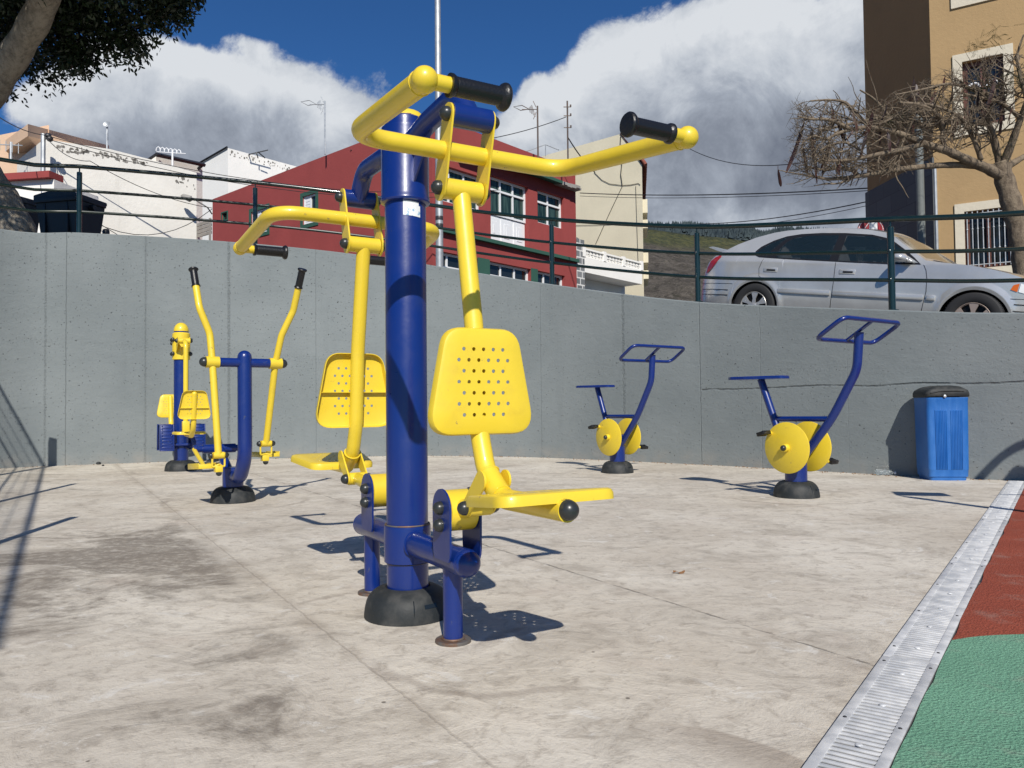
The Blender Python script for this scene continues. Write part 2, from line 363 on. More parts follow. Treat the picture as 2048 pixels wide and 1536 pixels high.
# ------------------------------------------------------------------ concrete court
def _court(nt, b):
    p = geopos(nt); s = nt.new('ShaderNodeSeparateXYZ'); nt.put(s.inputs[0], p); X, Y = s.outputs[0], s.outputs[1]
    q = nt.m('ADD', nt.m('MULTIPLY', X, .857), nt.m('MULTIPLY', Y, .515))      # across the pour lines
    q = nt.m('ADD', q, nt.m('MULTIPLY', nt.m('SUBTRACT', nt.noise(p, 2.2, 4, .6), .5), .05))
    base = nt.mix(nt.map(nt.noise(p, .9, 6, .62, .3), .28, .72), (.51, .455, .375), (.67, .62, .53))
    fine = nt.noise(p, 16, 7, .68, .5); med = nt.noise(nt.scale(p, 1.0, 1.1, 1), 3.2, 7, .68, .8)
    base = nt.mix(nt.map(med, .45, .70, 0, .50), base, (.27, .235, .19))
    base = nt.mix(nt.map(fine, .48, .70, 0, .55), base, (.27, .23, .185)); base = nt.mix(nt.map(nt.noise(p, 55, 5, .75), .52, .70, 0, .40), base, (.24, .205, .165))
    base = nt.mix(nt.map(nt.noise(nt.scale(p, 1, 1.1, 1), 6, 8, .76, .9), .575, .64, 0, .70), base, (.66, .63, .57))
    base = nt.mix(nt.map(nt.noise(p, 2.7, 4, .6, .3), .55, .75, 0, .30), base, (.46, .375, .315))
    # dirt settled left of the first pour line
    dirt = nt.noise(nt.scale(p, 1.0, 1.5, 1), 1.15, 8, .70, 1.2)
    near = nt.map(q, .75, .60)
    patch = nt.map(nt.m('ADD', nt.m('POWER', nt.m('SUBTRACT', X, -1.75), 2.0), nt.m('MULTIPLY', nt.m('POWER', nt.m('SUBTRACT', Y, 3.7), 2.0), .55)), 1.5, .1, 0, .15)
    thr = nt.m('SUBTRACT', .53, patch)
    dm = nt.m('MULTIPLY', nt.map(dirt, thr, nt.m('ADD', thr, .17)), nt.m('ADD', nt.m('MULTIPLY', near, .62), .14))
    dm = nt.m('MULTIPLY', dm, nt.map(nt.noise(p, 24, 5, .7, .5), .30, .55, .45, 1.0))
    base = nt.mix(dm, base, (.15, .125, .10))
    # pour lines
    def line(v, c, w): return nt.map(nt.m('ABSOLUTE', nt.m('SUBTRACT', v, c)), w, w*.25)
    l1 = nt.m('MULTIPLY', line(q, .735, .055), nt.map(nt.noise(p, 3.5, 5, .7), .38, .62, .05, .75)); base = nt.mix(nt.m('MULTIPLY', l1, .45), base, (.23, .185, .14))
    q2 = nt.m('ADD', nt.m('ADD', nt.m('MULTIPLY', X, .857), nt.m('MULTIPLY', Y, .515)), nt.m('MULTIPLY', nt.m('SUBTRACT', nt.noise(p, 18, 4, .6), .5), .022))
    l2 = nt.m('MULTIPLY', line(q2, 1.887, .0075), nt.map(nt.noise(p, 7, 3, .6), .35, .60, .12, .8)); base = nt.mix(l2, base, (.19, .165, .135))
    l2b = nt.m('MULTIPLY', line(q, 1.88, .10), nt.map(nt.noise(p, 3, 4, .6), .45, .6, 0, .35)); base = nt.mix(l2b, base, (.30, .25, .20))
    l3 = nt.m('MULTIPLY', line(q2, .745, .006), .45); base = nt.mix(nt.m('MULTIPLY', l3, .6), base, (.2, .165, .13))
    # rings left where water dries round the feet
    for cx, cy, r in ((-.36, 2.62, .42), (-2.1, 5.8, .52), (-3.82, 8.85, .5), (2.12, 5.8, .5), (1.08, 8.0, .45), (-.05, 2.25, .36)):
        d = nt.m('SQRT', nt.m('ADD', nt.m('POWER', nt.m('SUBTRACT', X, cx), 2.0), nt.m('POWER', nt.m('SUBTRACT', Y, cy), 2.0)))
        d = nt.m('ADD', d, nt.m('MULTIPLY', nt.m('SUBTRACT', nt.noise(p, 2.6, 4, .6), .5), .30))
        base = nt.mix(nt.m('MULTIPLY', line(d, r, .035), nt.map(nt.noise(p, 2, 3), .42, .6, 0, .45)), base, (.24, .20, .165))
    sp_ = nt.voro(p, 5.0); base = nt.mix(nt.map(sp_, .035, .022, 0, .8), base, (.09, .075, .06))
    # tide mark near the channel
    d = nt.m('SQRT', nt.m('ADD', nt.m('POWER', nt.m('SUBTRACT', X, .02), 2.0), nt.m('POWER', nt.m('SUBTRACT', Y, 1.15), 2.0)))
    d = nt.m('ADD', d, nt.m('MULTIPLY', nt.m('SUBTRACT', nt.noise(p, 1.6, 3, .5), .5), .16))
    tide = nt.m('MULTIPLY', nt.map(d, .66, .645), nt.map(d, .45, .64)); tide = nt.m('MULTIPLY', tide, nt.map(X, .2, .45))
    base = nt.mix(nt.m('MULTIPLY', tide, .55), base, (.26, .21, .165))
    setp(nt, b, 'Base Color', base); setp(nt, b, 'Roughness', nt.map(fine, .3, .7, .72, .92, False))
    h = nt.m('ADD', nt.m('MULTIPLY', med, .8), nt.m('ADD', nt.m('MULTIPLY', fine, .35), nt.m('MULTIPLY', nt.noise(p, 120, 4, .7), .10)))
    h = nt.m('SUBTRACT', h, nt.m('ADD', nt.m('MULTIPLY', l2, .5), nt.m('MULTIPLY', l3, .2)))
    nt.put(b.inputs['Normal'], nt.bump(h, .016, .8))
COURT = material('weathered_concrete', _court, spec=.3)
mb = MB(); mb.quad((-30, -12, 0), (14, -12, 0), (14, 16, 0), (-30, 16, 0))
tag(mb.build('court_ground', COURT, smooth=False), kind='structure')

# wall plan (base line) and the height of its top, as surveyed
wall_pts = [((-8.6, 2.0), 3.3), ((-8.2, 5.0), 3.15), ((-7.35, 7.7), 3.02)]
for px, yb, yt in [(0, 937, 458), (137, 929, 463), (300, 925, 471), (500, 918, 484), (640, 914, 497), (771, 912, 515), (855, 911, 526), (980, 911, 551), (1087, 915.5, 566), (1152, 917, 574),
                   (1244, 922, 588), (1320, 926, 596), (1395, 928.5, 604.5), (1460, 932, 608), (1560, 938, 612), (1650, 943, 615), (1750, 949, 618), (1864, 955, 621.5), (1960, 958, 626), (2048, 962, 630)]:
    g = gnd(px, yb); t = at(px, yt, g.y); wall_pts.append(((g.x, g.y), t.z))
lx, ly = wall_pts[-1][0]; lz = wall_pts[-1][1]
for k in (1, 2, 3): wall_pts.append(((lx+.72*1.2*k, ly-.62*1.2*k), lz-.05*k))
def catmull(pts, n=5):
    out = []
    for i in range(len(pts)-1):
        p0, p1, p2, p3 = pts[max(i-1, 0)], pts[i], pts[i+1], pts[min(i+2, len(pts)-1)]
        for k in range(n):
            t = k/n; out.append(.5*((2*p1)+(p2-p0)*t+(2*p0-5*p1+4*p2-p3)*t*t+(3*p1-p0-3*p2+p3)*t**3))
    out.append(pts[-1]); return out
WP = [Vector((a[0], a[1], z)) for a, z in wall_pts]
for _ in range(2):   # ease the survey noise out of the curve
    WP = [WP[0]]+[WP[i]*.5+(WP[i-1]+WP[i+1])*.25 if i > 3 else WP[i] for i in range(1, len(WP)-1)]+[WP[-1]]
WC = catmull(WP, 6)
WS = [0.0]
for a, b in zip(WC[:-1], WC[1:]): WS.append(WS[-1]+(Vector((a.x, a.y))-Vector((b.x, b.y))).length)
def wnorm(i):   # outward (away from the court)
    a, b = WC[max(i-1, 0)], WC[min(i+1, len(WC)-1)]; t = Vector((b.x-a.x, b.y-a.y, 0)).normalized(); return Vector((-t.y, t.x, 0))
def wall_s(px, py=900):   # arc length at a sighting
    best = None
    for i, p in enumerate(WC):
        d = ray(px, py); a = abs(math.atan2(p.x, p.y)-math.atan2(d.x, d.y))
        if p.y > 0 and (best is None or a < best[0]): best = (a, WS[i], i)
    return best
def _wall(nt, b):
    uv = nt.new('ShaderNodeUVMap'); s = nt.new('ShaderNodeSeparateXYZ'); nt.put(s.inputs[0], uv.outputs[0]); S, Z = s.outputs[0], s.outputs[1]
    p = uv.outputs[0]
    a = nt.noise(p, .8, 5, .6); f = nt.noise(nt.scale(p, 1, 2.2, 1), 5, 6, .65, .4)
    c = nt.mix(nt.map(a, .25, .75), (.160, .182, .186), (.205, .228, .231))
    c = nt.mix(nt.map(f, .5, .8, 0, .35), c, (.215, .240, .240))
    c = nt.mix(nt.map(nt.noise(nt.scale(p, 6, .35, 1), 1, 4, .6), .55, .8, 0, .25), c, (.125, .142, .146))
    c = nt.mix(nt.m('MULTIPLY', nt.map(Z, .22, 0), nt.map(nt.noise(p, 5, 5), .4, .65, .1, .55)), c, (.27, .25, .22))
    h = nt.m('ADD', nt.m('MULTIPLY', f, .55), nt.m('MULTIPLY', nt.noise(p, 40, 4, .6), .25))
    wob = nt.m('MULTIPLY', nt.m('SUBTRACT', nt.noise(p, 9, 3, .6), .5), .02)
    rough_n = nt.noise(nt.scale(p, 1, .6, 1), 45, 4, .75)
    for px, w, k in ((138, .006, 1.0), (80, .02, .6), (285, .006, .5), (288, .03, .35), (461, .03, .75), (627, .006, .55), (770, .005, .35), (1087, .006, .5), (1247, .03, .75), (1408, .007, .9), (1530, .006, .3), (1700, .005, .15), (-200, .02, .7)):
        sp = wall_s(px)[1]; d = nt.m('ABSOLUTE', nt.m('SUBTRACT', nt.m('ADD', S, wob), sp)); l = nt.map(d, w, w*.2)
        if w > .01: l = nt.m('MULTIPLY', l, nt.map(rough_n, .42, .56))
        l = nt.m('MULTIPLY', l, k*.62); c = nt.mix(nt.m('MULTIPLY', l, .42), c, (.07, .08, .085)); h = nt.m('SUBTRACT', h, nt.m('MULTIPLY', l, .9))
    s0 = wall_s(1408)[1]
    lift = nt.map(nt.noise(nt.scale(p, 1, 0, 1), 1.2, 2), .3, .7, -.012, .012)
    zl = nt.m('ADD', .865, lift); d = nt.m('ABSOLUTE', nt.m('SUBTRACT', Z, nt.m('ADD', zl, wob))); l = nt.m('MULTIPLY', nt.map(d, .014, .002), nt.map(S, s0, s0+.03))
    l = nt.m('MULTIPLY', l, nt.map(nt.noise(p, 6, 4), .35, .55, .35, 1)); c = nt.mix(nt.m('MULTIPLY', l, .6), c, (.07, .08, .085)); h = nt.m('SUBTRACT', h, nt.m('MULTIPLY', l, .8))
    d = nt.m('ABSOLUTE', nt.m('SUBTRACT', Z, nt.m('ADD', nt.m('ADD', nt.m('MULTIPLY', S, -.055), 2.05), nt.m('MULTIPLY', wob, 6))))
    l = nt.m('MULTIPLY', nt.map(d, .08, .01), nt.map(rough_n, .52, .62)); l = nt.m('MULTIPLY', l, nt.map(nt.noise(p, 1.1, 2), .50, .64, 0, .18)); h = nt.m('SUBTRACT', h, nt.m('MULTIPLY', l, .8)); c = nt.mix(nt.m('MULTIPLY', l, .4), c, (.09, .10, .105))
    pits = nt.m('MULTIPLY', nt.map(nt.noise(nt.scale(p, 1, 1.15, 1), 30, 4, .66), .64, .68), nt.map(nt.noise(p, 1.7, 3), .35, .6, .25, 1))
    pt2 = nt.map(nt.noise(p, 75, 2, .5), .735, .765)
    pits = nt.m('MAXIMUM', pits, nt.m('MULTIPLY', pt2, .8)); c = nt.mix(nt.m('MULTIPLY', pits, .8), c, (.035, .04, .042)); h = nt.m('SUBTRACT', h, nt.m('MULTIPLY', pits, 1.2))
    setp(nt, b, 'Base Color', c); nt.put(b.inputs['Normal'], nt.bump(h, .014, .8))
WALLM = material('grey_painted_concrete', _wall, rough=.82, spec=.3)
n = len(WC); mb = MB(); uvs = []
vs = []; TH = .26
for i, p in enumerate(WC):
    o = wnorm(i)*TH
    vs += [(p.x, p.y, -.2), (p.x, p.y, p.z-.012), (p.x+wnorm(i).x*.012, p.y+wnorm(i).y*.012, p.z), (p.x+o.x, p.y+o.y, p.z), (p.x+o.x, p.y+o.y, -.2)]
fs = []
for i in range(n-1):
    for k in range(4): fs.append((i*5+k, (i+1)*5+k, (i+1)*5+k+1, i*5+k+1))
mb.add(vs, fs); w = mb.build('retaining_wall', WALLM, angle=40)
ul = w.data.uv_layers.new(name='UVMap')
for poly in w.data.polygons:
    for li in poly.loop_indices:
        vi = w.data.loops[li].vertex_index; i, k = divmod(vi, 5)
        zz = (-.2, WC[i].z-.012, WC[i].z, WC[i].z+.2, WC[i].z+WC[i].z)[k]; ul.data[li].uv = (WS[i], zz)
tag(w, 'long curved grey concrete retaining wall behind the exercise machines', 'retaining wall')

# street ground behind and above the wall
def _street(nt, b):
    p = geopos(nt); setp(nt, b, 'Base Color', nt.mix(nt.map(nt.noise(p, 3, 6, .7), .3, .7), (.05, .05, .05), (.09, .088, .085)))
STREET = material('asphalt', _street, rough=.9)
vs = []; fs = []
offs = [TH-.01, 1.2, 4, 8, 14, 22, 34, 50]
for i, p in enumerate(WC):
    nn = wnorm(i)
    for j, o in enumerate(offs):
        f = min(1, o/40); z = (p.z-.16)*(1-f)+2.6*f if o > 1.3 else p.z-.16-(.10 if o > 1 else 0)
        vs.append((p.x+nn.x*o, p.y+nn.y*o, z))
m_ = len(offs)
for i in range(n-1):
    for j in range(m_-1): fs.append((i*m_+j, (i+1)*m_+j, (i+1)*m_+j+1, i*m_+j+1))
mb = MB(); mb.add(vs, fs); tag(mb.build('street', STREET), kind='structure')
# broad terrain sheet out to the horizon, below the street
def _terr(nt, b):
    p = geopos(nt); setp(nt, b, 'Base Color', nt.mix(nt.map(nt.noise(p, .3, 6, .7), .3, .7), (.10, .085, .06), (.16, .14, .10)))
TERR = material('dry_earth', _terr, rough=.95)
mb = MB(); mb.quad((-2500, -2500, -.35), (2500, -2500, -.35), (2500, 2500, -.35), (-2500, 2500, -.35)); tag(mb.build('terrain', TERR, smooth=False), kind='structure')

# ------------------------------------------------------------------ rubber surfacing
def rubber(name, c1, c2):
    def fn(nt, b):
        p = geopos(nt); v = nt.voro(p, 130); n_ = nt.noise(p, 260, 3, .7); g = nt.noise(p, 3, 4)
        c = nt.mix(nt.map(n_, .35, .65), c1, c2); c = nt.mix(nt.map(g, .3, .7, 0, .3), c, tuple(q*.75 for q in c1)); c = nt.mix(nt.map(nt.noise(p, 420, 2, .8), .60, .66, 0, .5), c, tuple(min(1, q*1.7+.03) for q in c2)); c = nt.mix(nt.map(nt.noise(p, 5, 6, .7), .52, .72, 0, .30), c, (.36, .31, .26))
        setp(nt, b, 'Base Color', c); nt.put(b.inputs['Normal'], nt.bump(nt.m('ADD', v, n_), .004, .9))
    return material(name, fn, rough=.85, spec=.3)
REDR = rubber('red_rubber', (.22, .042, .022), (.37, .088, .048)); GRNR = rubber('green_rubber', (.10, .26, .165), (.22, .43, .29))
DD = Vector((.584, .812, 0)); DN = Vector((.812, -.584, 0))     # along and across the channel
D0 = Vector((.554, 1.498, 0))
def dr(s, t, z=0.0): return D0+DD*s+DN*t+Vector((0, 0, z))
DWID = .134
edge = []
for px, py in [(1912, 1281), (1935, 1275), (1960, 1272), (2000, 1269.5), (2048, 1268)]: edge.append(gnd(px, py, .008))
edge += [edge[-1]+Vector((.35, -.03, 0)), edge[-1]+Vector((.9, -.25, 0)), edge[-1]+Vector((1.6, -.9, 0))]
s1 = (edge[0]-D0).dot(DD)
def jit(p, a=.006): return p+Vector((random.uniform(-a, a), random.uniform(-a, a), 0))
re = [jit(dr(s1+(6.35-s1)*k/60, DWID+.004, .008), .005) for k in range(61)]
re[0] = dr(s1, DWID+.004, .008)
far = [Vector((5.1, 6.2, .008)), Vector((9, 3, .008)), Vector((9, -3, .008)), Vector((5, -3, .008))]
poly = re+far+list(reversed(edge[1:]))
mb = MB(); mb.add(poly, [tuple(range(len(poly)))]); tag(mb.build('red_rubber_ground', REDR, smooth=False), kind='structure')
ge = [jit(dr(-5+(5+s1)*k/60, DWID+.004, .008), .003) for k in range(61)]; ge[-1] = dr(s1, DWID+.004, .008)
poly = list(reversed(ge))+[Vector((-1, -3, .008)), Vector((5, -3, .008))]+list(reversed(edge[1:]))
mb = MB(); mb.add(poly, [tuple(range(len(poly)))]); tag(mb.build('green_rubber_ground', GRNR, smooth=False), kind='structure')

# ------------------------------------------------------------------ drain channel gratings
def grate(s0, s1, label, slots=True):
    mb = MB(); Rm = Matrix((DD, -DN, Vector((0, 0, 1)))).transposed()
    z = .006; t0, t1 = .0, DWID; L = s1-s0; cen = (s0+s1)/2
    if not slots:
        mb.box(dr(cen, (t0+t1)/2, z), (L, DWID, .006), Rm, .001)
    else:
        for tt, ww in ((.011, .022), (t1-.011, .022)): mb.box(dr(cen, tt, z), (L, ww, .006), Rm, .001)
        step = .0215; k = s0+.012
        mb.box(dr(s0+.006, t1/2, z), (.012, t1-.038, .0058), Rm)
        mb.box(dr(s1-.006, t1/2, z), (.012, t1-.038, .0058), Rm)
        while k+step < s1-.008:
            k += step; mb.box(dr(k, t1/2, z-.0004), (.0115, t1-.038, .005), Rm, .0015)
        for k in range(int(L/.25)+1):   # dimples
            mb.ball(dr(s0+.12+k*.25, t1/2, z+.002), .008, half=True, n=10, squash=.4)
    o = mb.build('drain_grating', GRATEM); tag(o, label, 'drain grating', 'gratings of the drain channel')
    for k in range(int(L/.45)+1):
        for tt in (.012, t1-.012): b = MB(); b.ball(dr(s0+.10+k*.45, tt, z+.003), .0045, half=True, n=10, squash=.5); b.build('screw', IRON, o)
def _grate(nt, b):
    p = geopos(nt); n_ = nt.noise(p, 18, 5, .6)
    setp(nt, b, 'Base Color', nt.mix(nt.map(n_, .35, .65), (.52, .53, .54), (.70, .70, .69))); setp(nt, b, 'Roughness', nt.map(n_, .3, .7, .38, .6, False))
GRATEM = material('grating_steel', _grate, metal=.15)
j1 = (gnd(1850, 1331)-D0).dot(DD); j2 = (gnd(1945, 1132)-D0).dot(DD)
Lg = j2-j1
grate(j1-Lg+.003, j1-.003, 'slotted steel grating, nearest piece, beside the green rubber')
grate(j1+.003, j2-.003, 'slotted steel grating beside the meeting of red and green rubber')
grate(j2+.003, j2+Lg-.003, 'slotted steel grating beside the red rubber, second from the wall')
grate(j2+Lg+.003, 6.42, 'slotted steel grating at the wall end of the drain channel')
mb = MB(); Rm = Matrix((DD, -DN, Vector((0, 0, 1)))).transposed()
mb.box(dr((j1-Lg+6.42)/2, DWID/2, .0025), (6.42-(j1-Lg), DWID+.006, .003), Rm)
TROUGH = material('trough_slot_shade', None, (.07, .07, .07), .8); tag(mb.build('channel_trough', TROUGH), 'grey channel trough under the slotted gratings', 'drain channel')  # shallow sheet, dark colour stands in for the shade down in the slots

# ------------------------------------------------------------------ railing on the wall
fence = thing('metal_railing', 'dark green tubular railing of three rails along the top of the curved grey wall', 'railing', (WC[40].x, WC[40].y, WC[40].z))
finv = Vector(fence.location)
def wpt(i, off=.13, dz=0): return WC[i]+wnorm(i)*off+Vector((0, 0, dz))-finv
posts = [152, 505, 828, 1103, 1390, 1776]
idx = [wall_s(p)[2] for p in posts]
idx = [0, 6, 12]+idx+[min(len(WC)-1, idx[-1]+22)]
def mid_h(i):  # railing heights above the wall
    return 0.30, 0.57, 0.885
for k, h in enumerate((0.30, .58, .90)):
    r = .019 if k < 2 else .027
    if k == 2:
        mb = MB(); mb.tube([wpt(i, .13, h) for i in range(0, len(WC), 2)], r, 12); mb.build('top_rail', RAIL, fence)
    else:
        mb = MB()
        mb.tube([wpt(i, .13, h) for i in range(0, len(WC), 2)], r, 10); mb.build('rail', RAIL, fence)
for i in idx:
    mb = MB(); b_ = wpt(i)
    mb.cyl(b_, b_+Vector((0, 0, .815)), .033, 16); mb.ball(b_+Vector((0, 0, .815)), .033, half=True, n=16, squash=.35)
    mb.cyl(b_+Vector((0, 0, .81)), b_+Vector((0, 0, .895)), .009, 8)
    for h in (.30, .58): mb.torus(b_+Vector((0, 0, h)), (WC[min(i+1, len(WC)-1)]-WC[max(i-1, 0)]), .030, .007, 16, 6)
    mb.lathe([(.06, 0), (.06, .008)], b_, n=16); mb.build('post', RAIL, fence)

# ------------------------------------------------------------------ exercise machines
def cover(parent, r, h, rt, slot=-.35):
    prof = [(r, 0), (r, .012), (r*.985, .03)]
    for k in range(1, 9):
        a = k/9*math.pi/2; prof.append((rt+(r*.975-rt)*math.cos(a), .03+(h-.03)*math.sin(a)))
    prof += [(rt, h), (rt-.004, h-.01)]
    mb = MB(); mb.lathe(prof, n=40, capb=False); o = mb.build('base_cover', RUB, parent, 40)
    mb = MB(); R = Matrix.Rotation(slot, 3, 'Z')
    def pr(z): a = math.asin(max(0, min(1, (z-.03)/(h-.03)))); return rt+(r*.975-rt)*math.cos(a)
    zs = .03+(h-.03)*.36; vs = []
    for z in (zs-.006, zs+.006):
        for k in range(7): a = (k-3)*.055; q = pr(z)+.0015; vs.append(R@Vector((q*math.sin(a), -q*math.cos(a), z)))
    mb.add(vs, [(k, k+1, 8+k, 7+k) for k in range(6)])
    mb.build('cover_slot', DARKG, o, fixn=False)
    mb = MB(); a = -.42; pts = [R@Vector((pr(z)*math.sin(a), -pr(z)*math.cos(a), z)) for z in [.004+.01*k for k in range(int((h-.01)/.01))]]
    mb.tube(pts, .0018, 5); mb.build('cover_seam', DARKG, o)
    return o
def dome(parent, p, ax, r=.018, name='bolt'):
    mb = MB(); p = Vector(p); ax = Vector(ax).normalized()
    mb.lathe([(r*1.02, 0), (r*1.02, r*.25), (r*.97, r*.55), (r*.75, r*.95), (r*.4, r*1.18), (.0005, r*1.25)], p, ax, 16); return mb.build(name, BOLT, parent)
def grip(parent, a, b, r=.020, fl=.029):
    a, b = Vector(a), Vector(b); L = (b-a).length; ax = (b-a)/L
    prof = [(r*1.2, 0), (r*1.2, .006), (r*1.05, .012)]
    m = int(L/.0045)
    for k in range(m+1): prof.append((r*(1.0 if k % 2 else .975), .014+(L-.035)*k/m))
    prof += [(r, L-.02), (fl*.92, L-.014), (fl, L-.009), (fl, L-.004), (fl*.9, L), (fl*.5, L+.001)]
    mb = MB(); mb.lathe(prof, a, ax, 24); return mb.build('grip', GRIP, parent, 30)
def capsule2(a, b, ra, rb, n=10):
    a, b = Vector(a), Vector(b); d = (b-a).normalized(); th = math.atan2(d.y, d.x); out = []
    for k in range(n+1):
        t = th+math.pi/2+math.pi*k/n; out.append((a.x+ra*math.cos(t), a.y+ra*math.sin(t)))
    for k in range(n+1):
        t = th-math.pi/2+math.pi*k/n; out.append((b.x+rb*math.cos(t), b.y+rb*math.sin(t)))
    return out
BACK_OUT = rrect([(-.112, .295), (.112, .295), (.168, 0), (-.168, 0)], .06, 7)
BACK_OUT = rrect([(-.168, 0), (.168, 0), (.112, .295), (-.112, .295)], .062, 7)
BACK_H = [((k-(m_-1)/2)*.0305, .055+j*.0302) for j, m_ in enumerate((5, 6, 5, 6, 5, 6, 5)) for k in range(m_)]
SEAT_OUT = rrect([(-.168, 0), (.168, 0), (.128, -.275), (-.128, -.275)], .05, 7)
SEAT_H = [((k-(m_-1)/2)*.036, -.05-j*.033) for j, m_ in enumerate((5, 6, 5, 6, 5, 6)) for k in range(m_)]

def press_machine():
    base = gnd(816, 1229)
    t = thing('sitting_press_machine', 'large yellow and blue two-seat sitting press machine on a thick blue post, nearest the camera', 'exercise machine', base, rad(30))
    mb = MB(); mb.lathe([(.070, 0), (.070, 1.67), (.067, 1.683), (.058, 1.69), (.050, 1.683)], n=48)
    post = mb.build('post', BLU, t)
    mb = MB(); mb.lathe([(.0705, .178), (.0785, .182), (.0785, .298), (.0775, .303), (.0705, .304)], n=48, capa=False, capb=False); mb.build('lower_sleeve', BLU, t)
    mb = MB(); mb.torus((0, 0, .305), (0, 0, 1), .0735, .0035, 48); mb.torus((0, 0, .1785), (0, 0, 1), .071, .002, 48); mb.build('weld_bead', RUST, post)
    mb = MB(); mb.lathe([(.0705, 1.392), (.0825, 1.396), (.0845, 1.402), (.0825, 1.408), (.0835, 1.414), (.0815, 1.42), (.0815, 1.645), (.080, 1.652), (.0705, 1.654)], n=48, capa=False, capb=False)
    mb.build('upper_sleeve', BLU, t)
    mb = MB()
    bmv = []; R_ = [(.060, 0), (.058, .012), (.048, .024), (.030, .033), (.001, .036)]
    mb.lathe(R_, (0.012, 0, 1.684), (.12, .05, 1), 18, capb=False); cap = mb.build('post_cap', YEL, t)
    mb = MB()
    for k in range(11):
        a = 2*math.pi*k/11; r = .057+random.uniform(-.004, .004); mb.box((r*math.cos(a), r*math.sin(a), 1.683+random.uniform(-.003, .005)), (.014, .006, .012), Matrix.Rotation(a+math.pi/2, 3, 'Z'), .001)
    mb.build('rusty_rim', RUST, t)
    # sticker wrapped on the post
    mb = MB(); v0 = math.atan2(-base.y, -base.x)-rad(30); vs = []; m_ = 10
    for j in range(5):
        for k in range(m_+1):
            a = v0+rad(-6+50*k/m_); z = 1.342+.050*j/4-.004*k/m_; vs.append((.0708*math.cos(a), .0708*math.sin(a), z))
    mb.add(vs, [(j*(m_+1)+k, j*(m_+1)+k+1, (j+1)*(m_+1)+k+1, (j+1)*(m_+1)+k) for j in range(4) for k in range(m_) if not (j == 3 and k in (9,))])
    mb.build('sticker', STICK, t, fixn=False)
    cover(t, .146, .098, .076, slot=rad(10))
    # lower beam
    mb = MB(); prof = [(.001, -.487)]
    for k in range(1, 8): a = k/8*math.pi/2; prof.append((.041*math.sin(a), -.446-.041*math.cos(a)))
    prof += [(.041, -.446), (.041, .446)]
    for k in range(7, 0, -1): a = k/8*math.pi/2; prof.append((.041*math.sin(a), .446+.041*math.cos(a)))
    mb.lathe(prof+[(.001, .487)], (0, 0, .248), (0, 1, 0), 28); beam = mb.build('lower_beam', BLU, t, 60)
    for y, r_, q_ in ((-.446, .0405, .0012), (.446, .0405, .0012), (-.081, .043, .004), (.081, .043, .004)): mb = MB(); mb.torus((0, y, .248), (0, 1, 0), r_, q_, 28); mb.build('weld_bead', BLU, beam)
    for s in (-1, 1):
        mb = MB(); mb.lathe([(.0295, .008), (.0295, .225)], (0, s*.352, 0), n=26); leg = mb.build('leg', BLU, t)
        mb = MB(); mb.lathe([(.054, 0), (.054, .007), (.052, .009), (.030, .0095)], (0, s*.352, 0), n=30); mb.torus((0, s*.352, .011), (0, 0, 1), .031, .004, 26); mb.build('foot_plate', RUST, leg)
        # upper arm: leaves the sleeve, sweeps round and ends as the pivot tube
        pts = bend([(0, s*.02, 1.585), (0, s*.20, 1.615), (0, s*.415, 1.625), (0, s*.493, 1.53)], [.3, .10], 12)
        mb = MB(); mb.tube(pts, .034, 22); mb.lathe([(.034, -.0625), (.034, .0625)], (0, s*.493, 1.53), (1, 0, 0), 26); arm = mb.build('upper_arm', BLU, t, 60)
        mb = MB(); mb.prism([(.078, 1.45), (.078, 1.585), (.24, 1.595)], (-.003, 0, 0), (0, s, 0), (0, 0, 1), (.006, 0, 0)); mb.build('gusset', BLU, t, smooth=False)
        # link plates, tee, handlebar
        for q in (-1, 1):
            x0 = q*.0665
            ca = capsule2((.431, 1.335), (.488, 1.53), .038, .034)
            mid = [(p[0], p[1]) for p in ca]
            mb = MB(); mb.prism(mid, (x0-.003, 0, 0), (0, s, 0), (0, 0, 1), (.006, 0, 0)); mb.build('link_plate', YEL, t, 30)
            dome(t, (q*.0695, s*.493, 1.53), (q, 0, 0), .0205); dome(t, (q*.0695, s*.431, 1.335), (q, 0, 0), .0205)
        m = s   # mirrored by turning, not by flipping: the other seat is the same unit turned half round
        hb = bend([(-.352, s*.975, 1.388), (-.338, s*.455, 1.437), (.338, s*.455, 1.437), (.352+.03, s*.975, 1.388)] if s < 0 else
                  [(.372, s*.975, 1.388), (.338, s*.455, 1.437), (-.338, s*.455, 1.437), (-.362, s*.975, 1.388)], .11, 12)
        mb = MB(); mb.tube(hb, .0262, 22); bar = mb.build('handlebar', YEL, t, 60)
        for p, q in ((hb[0], hb[1]), (hb[-1], hb[-2])):
            mb = MB(); mb.ball(p, .0288, n=22); mb.build('end_ball', YEL, bar, 60)
        mb = MB()
        for p, q in ((hb[0], hb[1]), (hb[-1], hb[-2])):
             mb.torus(Vector(p)+(Vector(q)-Vector(p)).normalized()*.026, Vector(q)-Vector(p), .0265, .0018, 22)
        mb.torus((-.0665, s*.455, 1.437), (1, 0, 0), .028, .003, 22); mb.torus((.0665, s*.455, 1.437), (1, 0, 0), .028, .003, 22)
        mb.build('weld_bead', YEL, bar, 60)
        for p in (hb[0], hb[-1]):
            dx = -1 if p.x > 0 else 1; p = Vector(p)
            mb = MB(); mb.lathe([(.0175, .0), (.0175, .065)], p, (dx, 0, 0), 18); mb.build('grip_stub', YEL, bar)
            grip(bar, p+Vector((dx*.056, 0, 0)), p+Vector((dx*.198, 0, 0)), .0215, .031)
        mb = MB(); mb.lathe([(.0305, -.0605), (.0305, .0605)], (0, s*.431, 1.335), (1, 0, 0), 26)
